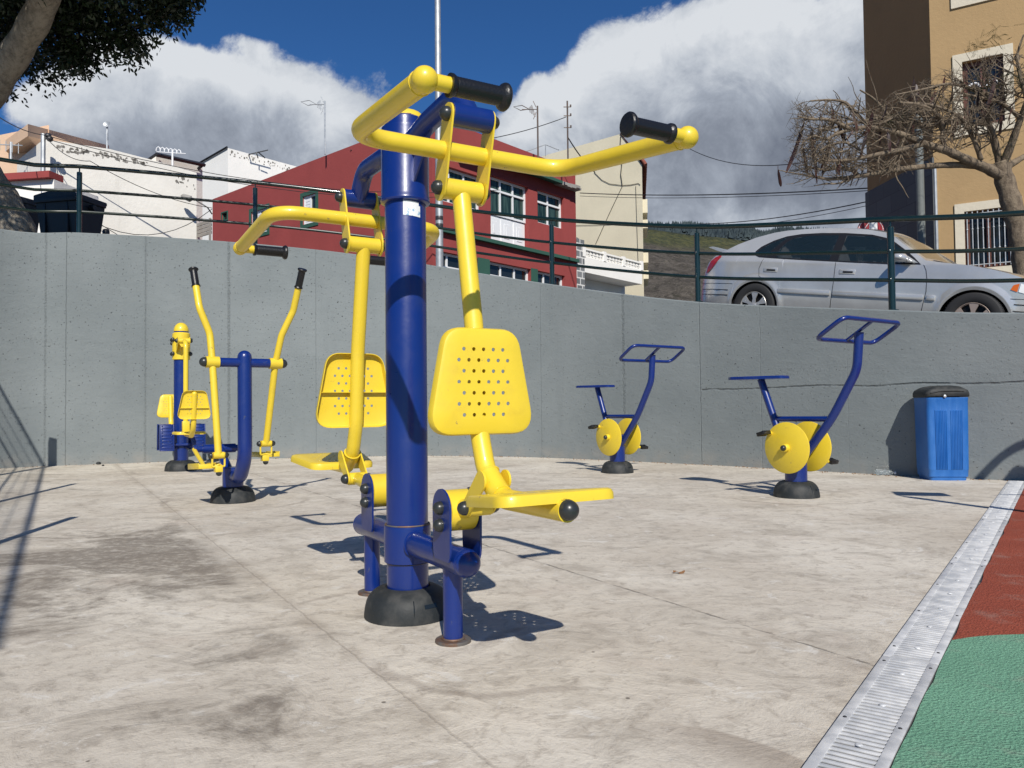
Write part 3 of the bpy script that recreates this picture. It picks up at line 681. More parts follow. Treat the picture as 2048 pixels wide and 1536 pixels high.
        armp = bend([(0, s*.431, 1.325), (0, s*.508, .915), (0, s*.532, .63), (0, s*.572, .52), (0, s*.66, .455), (0, s*.97, .457)], [.8, .3, .12, .10], 8)
        mb.tube(armp[:], .0272, 22); tube = mb.build('swing_arm', YEL, t, 50)
        mb = MB(); i0 = min(range(len(armp)), key=lambda k: (armp[k]-Vector((0, s*.580, .515))).length); i1 = min(range(len(armp)), key=lambda k: (armp[k]-Vector((0, s*.66, .462))).length)
        if i1 > i0+1: mb.tube(armp[i0:i1+1], .0315, 22)
        mb.torus(armp[i0], armp[i0+1]-armp[i0-1], .031, .003, 22); mb.build('elbow_sleeve', YEL, tube, 50)
        mb = MB(); mb.ball((0, s*.975, .459), .0240, axis=(0, s, 0), half=True, n=22, squash=.95); mb.lathe([(.0252, -.02), (.0252, -.004), (.0240, .001)], (0, s*.975, .459), (0, s, 0), 22); mb.build('end_plug', BOLT, tube)
        # backrest (its back towards the post) and seat
        pan('backrest', BACK_OUT, BACK_H, .0056, (0, s*.562, .622), (1, 0, 0), (0, 0, 1), (0, -s, 0), YEL, t, .027, rib=(.14, .136))
        pan('seat', SEAT_OUT, SEAT_H, .0056, (0, s*.955, .500), (1, 0, 0), (0, s*.9945, .105), (0, s*.105, -.9945), YEL, t, .026)
        mb = MB(); mb.box((0, s*.80, .470), (.10, .16, .012)); mb.build('seat_bracket', YEL, t)
        # hinge between the swing arm and the drum
        for q in (-1, 1):
            mb = MB(); mb.prism(capsule2((.525, .418), (.612, .500), .022, .027), (q*.038-.003, 0, 0), (0, s, 0), (0, 0, 1), (.006, 0, 0)); mb.build('hinge_plate', YEL, t, 30)
            dome(t, (q*.041, s*.525, .418), (q, 0, 0), .0195)
            mb = MB(); yc = .385 if s < 0 else .262; out = [(p[0], p[1]) for p in capsule2((yc, .285), (yc, .400), .058, .060)]
            out = [(p[0], max(p[1], .252)) for p in out]
            mb.prism(out, (q*.049-.003, 0, 0), (0, s, 0), (0, 0, 1), (.006, 0, 0)); mb.build('drum_bracket', BLU, t, 30)
            dome(t, (q*.052, s*yc, .404), (q, 0, 0), .0195); dome(t, (q*.052, s*yc, .354), (q, 0, 0), .0195)
        mb = MB(); mb.lathe([(.057, -.0445), (.0605, -.043), (.0605, .043), (.057, .0445)], (0, s*yc, .395), (1, 0, 0), 36); mb.build('buffer_drum', YEL, t, 40)
        mb = MB(); mb.tube([(0, s*(yc+.04), .402), (0, s*.52, .418)], [.030, .023], 18); mb.lathe([(.0245, -.034), (.0245, .034)], (0, s*.525, .418), (1, 0, 0), 20); mb.build('link_arm', YEL, t, 50)
    return t
press_machine()

def bike(first):
    t = thing('exercise_bike', first, 'exercise bike', gnd(1593, 993), rad(35), 'blue exercise bikes with yellow discs')
    mb = MB(); mb.lathe([(.080, 0), (.080, .285), (.076, .288), (.02, .29)], n=34); mb.build('post', BLU, t)
    cover(t, .166, .118, .088, slot=rad(12))
    mb = MB(); mb.tube(bend([(0, -.01, .235), (0, -.305, .583), (0, -.505, .93), (0, -.528, 1.19)], [1.2, .25], 10), .031, 20); mb.build('stem', BLU, t, 60)
    mb = MB(); mb.tube([(0, .115, .40), (0, .298, .888)], .0285, 18); mb.tube([(0, .115, .43), (0, 0, .25)], .026, 14); mb.build('seat_post', BLU, t, 60)
    mb = MB(); mb.cyl((0, .20, .580), (0, -.30, .583), .020, 16); mb.torus((0, -.285, .583), (0, 1, 0), .021, .003, 16); mb.build('cross_tube', BLU, t, 60)
    sad = [(-.055, .0), (.055, .0), (.075, .10), (.125, .30), (.135, .42), (.10, .475), (-.10, .475), (-.135, .42), (-.125, .30), (-.075, .10)]
    sad = rrect(sad, .04, 4)
    mb = MB(); mb.prism(sad, (0, .065, .888), (1, 0, 0), (0, 1, .004), (0, 0, .016)); s2 = inset(sad, .008)
    nn = len(sad); mb.add([(p[0], .065+p[1], .904+.004*p[1]) for p in sad]+[(p[0], .065+p[1], .911+.004*p[1]) for p in s2], [(i, (i+1) % nn, nn+(i+1) % nn, nn+i) for i in range(nn)]+[tuple(range(nn, 2*nn))])
    mb.build('saddle', BLU, t, 40)
    # handlebar loop, tilted up towards the front
    A, B = Vector((0, -.425, 1.135)), Vector((0, -.632, 1.264)); ax = Vector((1, 0, 0)); hw = .36
    lp = [A+ax*hw, B+ax*hw, B-ax*hw, A-ax*hw]
    path = bend([(A+B)*0+A+ax*.0, lp[0], lp[1], lp[2], lp[3], A-ax*.0], .065, 8)
    mb = MB(); mb.tube(path, .0155, 14); mb.build('handlebar', BLU, t, 60)
    mb = MB(); d = (B-A).normalized(); Rm = Matrix((Vector((1, 0, 0)), d, Vector((1, 0, 0)).cross(d))).transposed()
    mb.box((A+B)/2, (.034, (B-A).length, .014), Rm, .003); mb.build('handlebar_plate', BLU, t)
    for q, py, pz in ((-1, .112, .476), (1, -.150, .262)):
        mb = MB(); mb.lathe([(.001, -.006), (.186, -.006), (.190, -.003), (.190, .003), (.186, .006), (.001, .006)], (q*.135, -.02, .370), (q, 0, 0), 56); disc = mb.build('disc', YEL, t, 40)
        mb = MB(); mb.lathe([(.030, 0), (.030, .030), (.026, .034)], (q*.139, -.02, .370), (q, 0, 0), 22); mb.build('hub', YEL, disc)
        dome(disc, (q*.172, -.02, .370), (q, 0, 0), .021, 'hub_cap')
        mb = MB(); mb.lathe([(.014, -.01), (.014, .035)], (q*.142, py, pz), (q, 0, 0), 14); mb.build('pedal_boss', YEL, disc)
        mb = MB(); Rm = Matrix.Rotation(rad(18*q), 3, 'X')
        c = Vector((q*.225, py, pz))
        mb.cyl(c-Vector((q*.055, 0, 0)), c+Vector((q*.048, 0, 0)), .012, 12)
        for dy in (-.024, .024): mb.box(c+Rm@Vector((0, dy, 0)), (.092, .019, .030), Rm, .005)
        for dx in (-.042, 0, .042): mb.box(c+Vector((dx, 0, 0)), (.010, .05, .026), Rm, .003)
        mb.build('pedal', GRIP, t, 40)
    mb = MB(); mb.cyl((-.14, -.02, .37), (.14, -.02, .37), .022, 16); mb.build('axle', BLU, t)
    return t
bk = bike('blue exercise bike with yellow discs, nearer one, just left of the blue litter bin')
dup(bk, gnd(1235, 945), rad(35), 'smaller-looking blue exercise bike with yellow discs, farther back nearer the wall, midway along the court')

def elliptical():
    t = thing('elliptical_trainer', 'blue and yellow stand-up elliptical trainer with two upright black-gripped levers', 'exercise machine', gnd(466, 1003), rad(35))
    mb = MB(); mb.lathe([(.076, 0), (.076, .255), (.07, .26)], n=34); mb.build('post', BLU, t)
    cover(t, .163, .115, .084, slot=rad(-60))
    mb = MB(); p = bend([(0, -.305, 1.075), (0, -.315, .34), (0, -.19, .195), (0, .02, .20)], [.28, .12], 12); mb.tube(p, .0505, 26)
    mb.ball((0, -.305, 1.075), .0505, half=True, n=26); mb.build('curved_column', BLU, t, 60)
    mb = MB(); mb.cyl((-.185, -.305, 1.035), (.185, -.305, 1.035), .0335, 20); mb.build('cross_tube', BLU, t)
    mb = MB(); mb.tube(bend([(0, .03, .16), (0, .16, .25), (0, .40, .385)], .15, 6), .034, 16); mb.build('rear_strut', BLU, t)
    mb = MB(); mb.cyl((-.125, .40, .385), (.125, .40, .385), .036, 20)
    for q in (-1, 1): mb.lathe([(.026, 0), (.026, .05), (.036, .052), (.036, .07)], (q*.125, .40, .385), (q, 0, 0), 18)
    mb.build('crank_axle', BLU, t, 40)
    for q in (-1, 1):
        P0 = Vector((q*.225, -.305, 1.035))
        if q < 0: bot = Vector((-.20, -.375, .375)); top = [(-.235, -.275, 1.24), (-.305, -.27, 1.42), (-.315, -.20, 1.60)]; ped0 = Vector((-.20, -.385, .300)); ped1 = Vector((-.20, .03, .272))
        else: bot = Vector((.205, -.145, .435)); top = [(.25, -.37, 1.24), (.315, -.44, 1.42), (.33, -.52, 1.60)]; ped0 = Vector((.205, -.135, .345)); ped1 = Vector((.205, .27, .33))
        mb = MB(); pts = bend([bot, P0, top[0], top[1], top[2]], [.6, .18, .15], 8); mb.tube(pts, .0205 if 0 else .0245, 18); lev = mb.build('lever', YEL, t, 60)
        mb = MB(); mb.lathe([(.041, -.045), (.041, .045)], P0, (1, 0, 0), 24); mb.build('pivot_sleeve', YEL, lev)
        dome(t, P0+Vector((q*.047, 0, 0)), (q, 0, 0), .034)
        d = (Vector(top[2])-Vector(top[1])).normalized()
        grip(lev, Vector(top[2])-d*.02, Vector(top[2])+d*.125, .0255, .034)
        # fork and pedal tray
        mb = MB(); mb.lathe([(.024, -.036), (.024, .036)], bot, (1, 0, 0), 18)
        mb.build('lever_foot', YEL, lev)
        mb = MB()
        for k in (-1, 1): mb.tube(bend([bot+Vector((k*.042, 0, .02)), bot+Vector((k*.042, 0, -.085)), ped0+Vector((0, .0, .012))], .012, 4), .007, 8)
        mb.build('fork', YEL, t)
        for k in (-1, 1): dome(t, bot+Vector((k*.045, 0, 0)), (k, 0, 0), .021)
        ax = (ped1-ped0).normalized(); up = Vector((0, 0, 1)); sd_ = Vector((1, 0, 0)); Rm = Matrix((sd_, ax, sd_.cross(ax))).transposed()
        mb = MB(); c = (ped0+ped1)/2; L = (ped1-ped0).length
        mb.box(ped0+Rm@Vector((0, .02, -.02)), (.05, .06, .045), Rm, .004); mb.build('pedal_joint', YEL, t)
        cc = ped0+Rm@Vector((q*.055, L*.52, -.012))
        mb = MB(); mb.box(cc, (.135, L*.80, .006), Rm, .002)
        for k in (-1, 1): mb.box(cc+Rm@Vector((k*.066, 0, .018)), (.006, L*.80, .042), Rm, .002)
        for k in (-1, 1): mb.box(cc+Rm@Vector((0, k*L*.40, .014)), (.135, .006, .032), Rm, .002)
        for k in range(9): mb.box(cc+Rm@Vector((0, (k-4)*L*.085, .005)), (.118, .006, .005), Rm)
        mb.build('foot_tray', YEL, t, 30)
        dome(t, ped0+Vector((0, 0, -.045)), (0, 0, -1), .02)
        mb = MB(); mb.tube([ped1, Vector((q*.19, .40, .385))], .016, 10); mb.build('crank_arm', YEL, t)
    return t
elliptical()

def leg_press():
    b = gnd(362, 941)
    t = thing('leg_press_station', 'yellow and blue two-seat leg press station by the wall behind the elliptical trainer', 'exercise machine', b, rad(30))
    mb = MB(); mb.lathe([(.079, 0), (.079, 1.60)], n=34); mb.build('post', BLU, t)
    mb = MB(); mb.lathe([(.081, 1.60), (.081, 1.618), (.078, 1.635), (.066, 1.665), (.045, 1.688), (.02, 1.70), (.001, 1.702)], n=30); mb.build('post_cap', YEL, t, 60)
    mb = MB(); mb.lathe([(.080, 1.27), (.096, 1.275), (.096, 1.57), (.080, 1.585)], n=34, capa=False, capb=False); mb.build('collar', YEL, t, 40)
    cover(t, .175, .12, .086, slot=rad(-80))
    for z in (1.34, 1.50):
        for a in (-25, 205, 155, 25): R = Vector((math.cos(rad(a)), math.sin(rad(a)), 0)); dome(t, R*.096+Vector((0, 0, z)), R, .024)
    for s in (-1, 1):
        for q in (-1, 1):
            mb = MB(); mb.prism(capsule2((.09, 1.43), (.215, 1.475), .075, .045), (q*.062-.003, 0, 0), (0, s, 0), (0, 0, 1), (.006, 0, 0)); mb.build('bracket', YEL, t, 30)
            dome(t, (q*.066, s*.215, 1.475), (q, 0, 0), .024)
        mb = MB(); mb.lathe([(.033, -.06), (.033, .06)], (0, s*.215, 1.475), (1, 0, 0), 20)
        mb.tube(bend([(0, s*.215, 1.475), (0, s*.40, 1.44), (0, s*.395, .47)], .09, 8), .026, 18); mb.build('swing_arm', YEL, t, 60)
        mb = MB(); mb.box((0, s*.40, .51), (.075, .085, .12), None, .006); mb.build('seat_joint', YEL, t, 40)
        mb = MB(); mb.tube(bend([(0, s*.42, .43), (0, s*.86, .425), (0, s*1.00, .50), (0, s*1.075, .86)], [.12, .2], 8), .028, 18); mb.ball((0, s*1.075, .86), .028, n=16); mb.build('back_tube', YEL, t, 60)
        pan('backrest', BACK_OUT, BACK_H, .0046, (0, s*1.035, .600), (1, 0, 0), (0, s*.12, .99), (0, s, 0), YEL, t, .028, rib=(.115, .140))
        pan('seat', rrect([(-.17, 0), (.17, 0), (.14, .28), (-.14, .28)], .05, 6), [], .004, (0, s*.60, .462), (1, 0, 0), (0, s, 0), (0, 0, -1), YEL, t, .026)
        mb = MB(); mb.cyl((-.20, s*.10, .30), (.20, s*.10, .30), .018, 12); mb.build('pedal_bar', BLU, t)
        for q in (-1, 1):
            c = Vector((q*.165, s*.165, .385)); Rm = Matrix.Rotation(rad(6*s), 3, 'X')
            mb = MB(); mb.box(c, (.145, .012, .30), Rm, .004)
            for k in (-1, 1): mb.box(c+Rm@Vector((k*.070, -s*.012, 0)), (.008, .045, .30), Rm, .002); mb.box(c+Rm@Vector((0, -s*.012, k*.146)), (.145, .045, .008), Rm, .002)
            for k in range(7): mb.box(c+Rm@Vector((0, s*.008, (k-3)*.037)), (.105, .006, .012), Rm, .002)
            for k in range(7):
                for x in (-.05, .05): mb.ball(c+Rm@Vector((x, s*.008, (k-3)*.037+.018)), .008, n=8)
            mb.build('foot_plate', BLU, t, 30)
            mb = MB(); mb.tube([c-Vector((0, s*.03, .09)), (q*.07, s*.03, .27)], .016, 10); mb.build('plate_arm', BLU, t)
    return t
leg_press()

# ------------------------------------------------------------------ litter bin, bottle, litter
def _blue(nt, b):
    p = geopos(nt); n_ = nt.noise(nt.scale(p, 1, 1, .3), 9, 5, .6)
    setp(nt, b, 'Base Color', nt.mix(nt.map(n_, .35, .75), (.010, .105, .36), (.035, .155, .44))); setp(nt, b, 'Roughness', nt.map(n_, .3, .7, .38, .55, False))
BLUEP = material('blue_plastic', _blue)
def litter_bin():
    b = gnd(1885, 958); t = thing('litter_bin', 'ribbed blue plastic litter bin with dark grey lid standing against the wall', 'litter bin', b, rad(-8))
    n_ = 72
    def ring(z, s, rib):
        out = []
        W2, D2, cr = .180*s, .165*s, .045
        base = rrect([(-W2, -D2), (W2, -D2), (W2, D2), (-W2, D2)], cr, 4); pts = []
        # fine resample along the front for the ribs
        m = len(base)
        for i in range(m):
            a, c = Vector(base[i]), Vector(base[(i+1) % m]); L = (c-a).length
            k_ = 104 if (L > .2 and abs(a.y-c.y) < .01) else 1
            for k in range(k_):
                p = a.lerp(c, k/k_); d = 0
                if k_ > 1 and rib:
                    u = k/k_
                    if .07 < u < .46 or .54 < u < .93: d = .008*(.5-.5*math.cos(u*k_*2*math.pi/5.2))
                p = Vector((p.x, p.y+(d if p.y > 0 else -d))); pts.append((p.x, p.y, z))
        return pts
    levels = [(0, .86, 0), (.03, .88, 0), (.032, .93, 0), (.085, .945, 0), (.09, .955, 0), (.094, .956, 1), (.575, .985, 1), (.58, .985, 0), (.66, .99, 0), (.665, 1.0, 0), (.685, 1.0, 0), (.685, .95, 0)]
    rs = [ring(*l) for l in levels]; m = len(rs[0]); vs = [v for r in rs for v in r]
    fs = [(i*m+k, i*m+(k+1) % m, (i+1)*m+(k+1) % m, (i+1)*m+k) for i in range(len(rs)-1) for k in range(m)]+[tuple(range(m-1, -1, -1)), tuple((len(rs)-1)*m+k for k in range(m))]
    mb = MB(); mb.add(vs, fs); mb.build('bin_body', BLUEP, t, 35)
    mb = MB(); lid = rrect([(-.186, -.175), (.186, -.175), (.186, .175), (-.186, .175)], .06, 6); m = len(lid); vs = []
    for k, (s, z) in enumerate(((1.0, .70), (1.02, .705), (1.02, .745), (.97, .768), (.80, .788), (.45, .797))):
        for p in lid: vs.append((p[0]*s, p[1]*s, z+(-.026*(p[0]/.186)**2 if k > 1 else -.012*(p[0]/.186)**2)))
    fs = [(i*m+k, i*m+(k+1) % m, (i+1)*m+(k+1) % m, (i+1)*m+k) for i in range(5) for k in range(m)]+[tuple(range(m-1, -1, -1)), tuple(5*m+k for k in range(m))]
    mb.add(vs, fs); mb.tube([(-.15, -.177, .722), (-.08, -.181, .737), (.06, -.181, .740), (.13, -.177, .733)], .006, 8); mb.build('lid', RUB, t, 45)
    mb = MB(); mb.lathe([(.012, 0), (.012, .006), (.008, .008)], (-.03, -.174, .695), (0, -1, 0), 14); mb.build('lock', GALV, t)
    t.scale = (1, 1, 1.075)
litter_bin()
def _pet(nt, b):
    b.inputs['Transmission Weight'].default_value = .9; b.inputs['IOR'].default_value = 1.2
PET = material('clear_plastic', _pet, (.85, .92, .95), .08)
b = gnd(1770, 951)
t = thing('plastic_bottle', 'crushed clear plastic bottle lying at the foot of the wall left of the litter bin', 'bottle', b+Vector((0, 0, .03)), rad(-12))
mb = MB(); mb.lathe([(.010, -.085), (.011, -.07), (.026, -.05), (.029, -.03), (.022, -.015), (.028, 0), (.021, .015), (.028, .03), (.029, .075), (.022, .083)], (0, 0, 0), (-1, .1, .05), 18); mb.build('bottle_body', PET, t, 60)
mb = MB(); mb.lathe([(.013, 0), (.013, .014)], (.095, -.01, -.004), (-1, .1, .05), 12); mb.build('cap', PVC, t)
LEAFD = material('dry_leaf', None, (.22, .11, .045), .8)
for k, (px, py) in enumerate([(1358, 1147), (1748, 950)]):
    g = gnd(px, py); mb = MB(); vs = [];
    for i in range(5):
        for j in range(2): vs.append((g.x+(i-2)*.012, g.y+(j-.5)*.02*(1-abs(i-2)/3), .004+.006*math.sin(i*1.7+j)+.004*j))
    mb.add(vs, [(i*2, i*2+1, i*2+3, i*2+2) for i in range(4)]); o = mb.build('dry_leaf', LEAFD, fixn=False)
    tag(o, ('small dry brown leaf lying alone on the open concrete', 'dry brown leaf beside the crushed bottle at the foot of the wall')[k], 'leaf')
mb = MB(); rg = random.Random(3)
for k in range(420):
    i = rg.randrange(12, len(WC)-8); p = WC[i].lerp(WC[i+1], rg.random())-wnorm(i)*(.01+abs(rg.gauss(0, .07))); r = rg.uniform(.002, .007)
    mb.box((p.x, p.y, r*.5), (r*2, r*1.5, r), Matrix.Rotation(rg.random()*3, 3, 'Z'))
tag(mb.build('grit', LEAFD, smooth=False), 'fine brown grit and leaf crumbs along the foot of the grey wall', 'grit', kind='stuff')
for k, (px, py, r) in enumerate([(197, 929, .03), (206, 932, .016)]):
    g = gnd(px, py, .0); mb = MB(); mb.ball(g+Vector((0, 0, r*.5)), r, n=9, squash=.7)
    tag(mb.build('stone', RUB), ('small dark stone on the concrete at the foot of the wall, the bigger of two', 'tiny dark pebble beside the bigger stone at the foot of the wall')[k], 'stone')

# ------------------------------------------------------------------ buildings
class Face:
    """a vertical facade plane through A->B (plan points); s runs from A to B; outward normal faces the viewer"""
    def __init__(s, A, B):
        s.A = Vector((A[0], A[1], 0)); B = Vector((B[0], B[1], 0)); s.L = (B-s.A).length; s.e = (B-s.A)/s.L
        s.n = Vector((s.e.y, -s.e.x, 0))
        if s.n.dot(-s.A) < 0: s.n = -s.n
    def at(s, px, py): p = onplane(px, py, s.A, s.n); return (p-s.A).dot(s.e), p.z
    def P(s, u, z, d=0.0): return s.A+s.e*u+s.n*d+Vector((0, 0, z))
    def R(s): return Matrix((s.e, s.n, Vector((0, 0, 1)))).transposed()
    def wall(s, mb, z0, top, holes=(), depth=.16, u0=0.0, u1=None):
        """wall sheet with real openings and their reveals; top is a list of (u, z)"""
        u1 = s.L if u1 is None else u1
        us = sorted({u0, u1, *[h[0] for h in holes], *[h[1] for h in holes], *[t[0] for t in top if u0 < t[0] < u1]})
        def tz(u):
            for a, b in zip(top[:-1], top[1:]):
                if a[0]-1e-6 <= u <= b[0]+1e-6: return a[1]+(b[1]-a[1])*((u-a[0])/max(b[0]-a[0], 1e-6))
            return top[0][1] if u < top[0][0] else top[-1][1]
        for a, b in zip(us[:-1], us[1:]):
            if b-a < 1e-5: continue
            m = (a+b)/2; cuts = sorted([(h[2], h[3]) for h in holes if h[0]-1e-6 <= m <= h[1]+1e-6]); z = z0
            for c0, c1 in cuts: mb.quad(s.P(a, z), s.P(b, z), s.P(b, c0), s.P(a, c0)); z = c1
            mb.quad(s.P(a, z), s.P(b, z), s.P(b, tz(b)), s.P(a, tz(a)))
        for h in holes:
            a, b, c, d = h
            mb.quad(s.P(a, c), s.P(b, c), s.P(b, c, -depth), s.P(a, c, -depth)); mb.quad(s.P(a, d), s.P(b, d), s.P(b, d, -depth), s.P(a, d, -depth))
            mb.quad(s.P(a, c), s.P(a, d), s.P(a, d, -depth), s.P(a, c, -depth)); mb.quad(s.P(b, c), s.P(b, d), s.P(b, d, -depth), s.P(b, c, -depth))
    def box(s, mb, a, b, c, d, dep0, dep1, bev=0):
        mb.box(s.P((a+b)/2, (c+d)/2, (dep0+dep1)/2), (abs(b-a), abs(dep1-dep0), abs(d-c)), s.R(), bev)
    def window(s, parent, h, cols=2, fw=.07, depth=.12, transom=None, glass=None, frame=None, cut=0):
        a, b, c, d = h; mb = MB(); frame = frame or PVC; glass = glass or DARKG
        s.box(mb, a, b, c, c+fw, -depth, -depth+.07); s.box(mb, a, b, d-fw, d, -depth, -depth+.07)
        s.box(mb, a, a+fw, c+fw, d-fw, -depth, -depth+.07); s.box(mb, b-fw, b, c+fw, d-fw, -depth, -depth+.07)
        for k in range(1, cols): m = a+(b-a)*k/cols; s.box(mb, m-fw*.45, m+fw*.45, c+fw, d-fw, -depth+.002, -depth+.06)
        if transom: s.box(mb, a+fw, b-fw, transom-fw*.5, transom+fw*.5, -depth+.004, -depth+.075)
        o = mb.build('window', frame, parent, smooth=False)
        mb = MB(); s.box(mb, a+.01, b-.01, c+.01, d-.01, -depth-.02, -depth+.012); mb.build('pane', glass, o, smooth=False)
        return o
def shell(mb, pts, z0, zs):
    """other walls and a flat/sloped roof from plan points and heights"""
    n_ = len(pts); v = [(p[0], p[1], z0) for p in pts]+[(p[0], p[1], z) for p, z in zip(pts, zs)]
    mb.add(v, [(i, (i+1) % n_, n_+(i+1) % n_, n_+i) for i in range(n_)]+[tuple(range(n_, 2*n_))])
def empty_b(name, label, cat, p): return thing(name, label, cat, (0, 0, 0))
DL = Vector((-.77, .635, 0)).normalized(); DRR = Vector((.656, .755, 0)).normalized()

# --- red house
Yr = 24.0; pc = at(863, 230, Yr); cor = Vector((pc.x, pc.y, 0)); ztop = pc.z
def hit(px, origin, d):   # where a plan line meets a sighting
    r = ray(px, 450); t = (r.x*origin.y-r.y*origin.x)/(r.y*d.x-r.x*d.y); return origin+d*t
Le = hit(425, cor, DL); Re = hit(1152, cor, DRR)
house = thing('red_house', 'oxblood red two-storey house with white window frames beyond the railing', 'house')
FL = Face(cor, Le); FR = Face(cor, Re)
def hole(F, x0, y0, x1, y1):
    u0, z0 = F.at(x0, y0); u1, z1 = F.at(x1, y1); return (min(u0, u1), max(u0, u1), min(z0, z1), max(z0, z1))
def quadhole(F, pts):
    q = [F.at(*p) for p in pts]; us = sorted(p[0] for p in q); zs = sorted(p[1] for p in q)
    return ((us[0]+us[1])/2, (us[2]+us[3])/2, (zs[0]+zs[1])/2, (zs[2]+zs[3])/2)
W1 = quadhole(FR, [(873, 334), (963, 346), (963, 419), (873, 402)])
W2 = quadhole(FR, [(981, 352), (1057, 372), (1057, 442), (981, 428)])
W3 = quadhole(FR, [(1075, 376), (1128, 397), (1128, 460), (1075, 443)])
WP2 = (W2[0], W2[1], W2[2]-.93, W2[2]-.02)
low_t = [FR.at(x, y)[1] for x, y in ((871, 507), (970, 522), (1060, 535), (1130, 547))]; lt = sum(low_t)/4
ua = FR.at(872, 520)[0]; ub = FR.at(955, 530)[0]; uc = FR.at(979, 530)[0]; ud = FR.at(1062, 545)[0]; ue = FR.at(1075, 545)[0]; uf = FR.at(1130, 560)[0]
lows = [(ua, ub, lt-1.75, lt), (uc, ud, lt-1.75, lt), (ue, uf, lt-1.75, lt)]
mb = MB(); holesR = [W1, (W2[0], W2[1], WP2[2], W2[3]), W3]+lows
FR.wall(mb, 0, [(0, ztop), (FR.L, ztop-.02)], holesR, .28)
hl = [quadhole(FL, [(606, 391), (632, 389), (632, 446), (606, 448)]), quadhole(FL, [(503, 422), (535, 418), (535, 466), (503, 468)]), quadhole(FL, [(444, 426), (455, 425), (455, 440), (444, 440)])]
FL.wall(mb, 0, [(0, ztop), (FL.L*.42, ztop-.12), (FL.L, ztop-.30)], hl, .14)
bkp = cor+DL*FL.L+DRR*FR.L
mb.quad(Vector((Le.x, Le.y, 0)), Vector((bkp.x, bkp.y, 0)), Vector((bkp.x, bkp.y, ztop-.3)), Vector((Le.x, Le.y, ztop-.3)))
mb.quad(Vector((Re.x, Re.y, 0)), Vector((bkp.x, bkp.y, 0)), Vector((bkp.x, bkp.y, ztop-.3)), Vector((Re.x, Re.y, ztop-.02)))
mb.build('wall', RED, house, smooth=False, fixn=False)
mb = MB(); mb.add([FL.P(0, ztop-.45, -.2), FR.P(FR.L, ztop-.45, -.2), (bkp.x, bkp.y, ztop-.45), FL.P(FL.L, ztop-.45, -.2)], [(0, 1, 2, 3)]); mb.build('roof', GREYP, house, smooth=False)
FR.window(house, W1, 3, .07, .22, transom=W1[3]-.42, glass=CURT); 
FR.window(house, W2, 3, .07, .22, transom=W2[3]-.42, glass=CURT); FR.window(house, W3, 2, .07, .22, transom=W3[3]-.40, glass=CURT)
a, b_, c, d = WP2; mb = MB(); FR.box(mb, a, b_, c, d, -.26, -.20)
for k in range(3):
    m0 = a+(b_-a)*(k+.08)/3; m1 = a+(b_-a)*(k+.92)/3; 
    for g_, dd in ((0, .03), (.14, .045), (.24, .055)): FR.box(mb, m0+g_, m1-g_, c+.06+g_, d-.06-g_, -.20, -.20+dd)
mb.build('panelled_apron', PVC, house, smooth=False)
for h in lows: FR.window(house, h, 3, .07, .22, transom=h[3]-.45, glass=DARKG)
for u0, u1 in ((ub, uc), (ud, ue)):
    mb = MB(); FR.box(mb, u0, u1, lt-1.75, lt+.04, -.12, .02); mb.build('green_mullion', GREENP, house, smooth=False)
# green hood over the windows with a broken concrete end
zh = [FR.at(x, y)[1] for x, y in ((1000, 336), (1060, 352), (1120, 370))]; zh = sum(zh)/3+.05
uh0, uh1 = FR.at(905, 330)[0], FR.at(1150, 380)[0]
mb = MB(); um = uh0+(uh1-uh0)*.80
mb.prism([(0.0, .22), (.42, .0), (.42, -.10), (0, -.02)], FR.P(uh0, zh), FR.n, (0, 0, 1), FR.e*(um-uh0)); mb.build('window_hood', GREENP, house, smooth=False)
mb = MB(); k0 = um
while k0 < uh1-.05:
    w_ = random.uniform(.12, .3); k1 = min(uh1, k0+w_); dd = random.uniform(.26, .44)
    mb.prism([(0.0, .20), (dd, .02+random.uniform(-.04, .04)), (dd, -.10+random.uniform(-.04, .05)), (0, -.06)], FR.P(k0, zh), FR.n, (0, 0, 1), FR.e*(k1-k0)); k0 = k1
mb.build('broken_hood_end', GREYP, house, smooth=False)
zl = [FR.at(x, y)[1] for x, y in ((890, 466), (1000, 489), (1148, 517))]; zl = sum(zl)/3
mb = MB(); FR.box(mb, .1, FR.L-.02, zl-.07, zl+.05, 0, .16); mb.build('string_course', GREENP, house, smooth=False)
for k, h in enumerate(hl):
    a, b_, c, d = h; mb = MB(); w_ = .14 if k < 2 else .05
    for q in ((a-w_, b_+w_, d, d+w_), (a-w_, b_+w_, c-w_, c), (a-w_, a, c, d), (b_, b_+w_, c, d)): FL.box(mb, *q, 0, .03)
    mb.build('window_surround', GREENP, house, smooth=False)
    if k < 2:
        o = FL.window(house, h, 2, .06, .11)
        mb = MB(); lo, hi_ = (a+(b_-a)*.42, b_) ; FL.box(mb, lo+.06, hi_-.05, c+.06, d-.06, -.10, -.06)
        for j in range(8): FL.box(mb, lo+.08, hi_-.07, c+.1+(d-c-.2)*j/8, c+.1+(d-c-.2)*(j+.6)/8, -.06, -.05)
        mb.build('shutter', PVC, o, smooth=False)
    else: FL.window(house, h, 1, .03, .11, frame=GREENP)
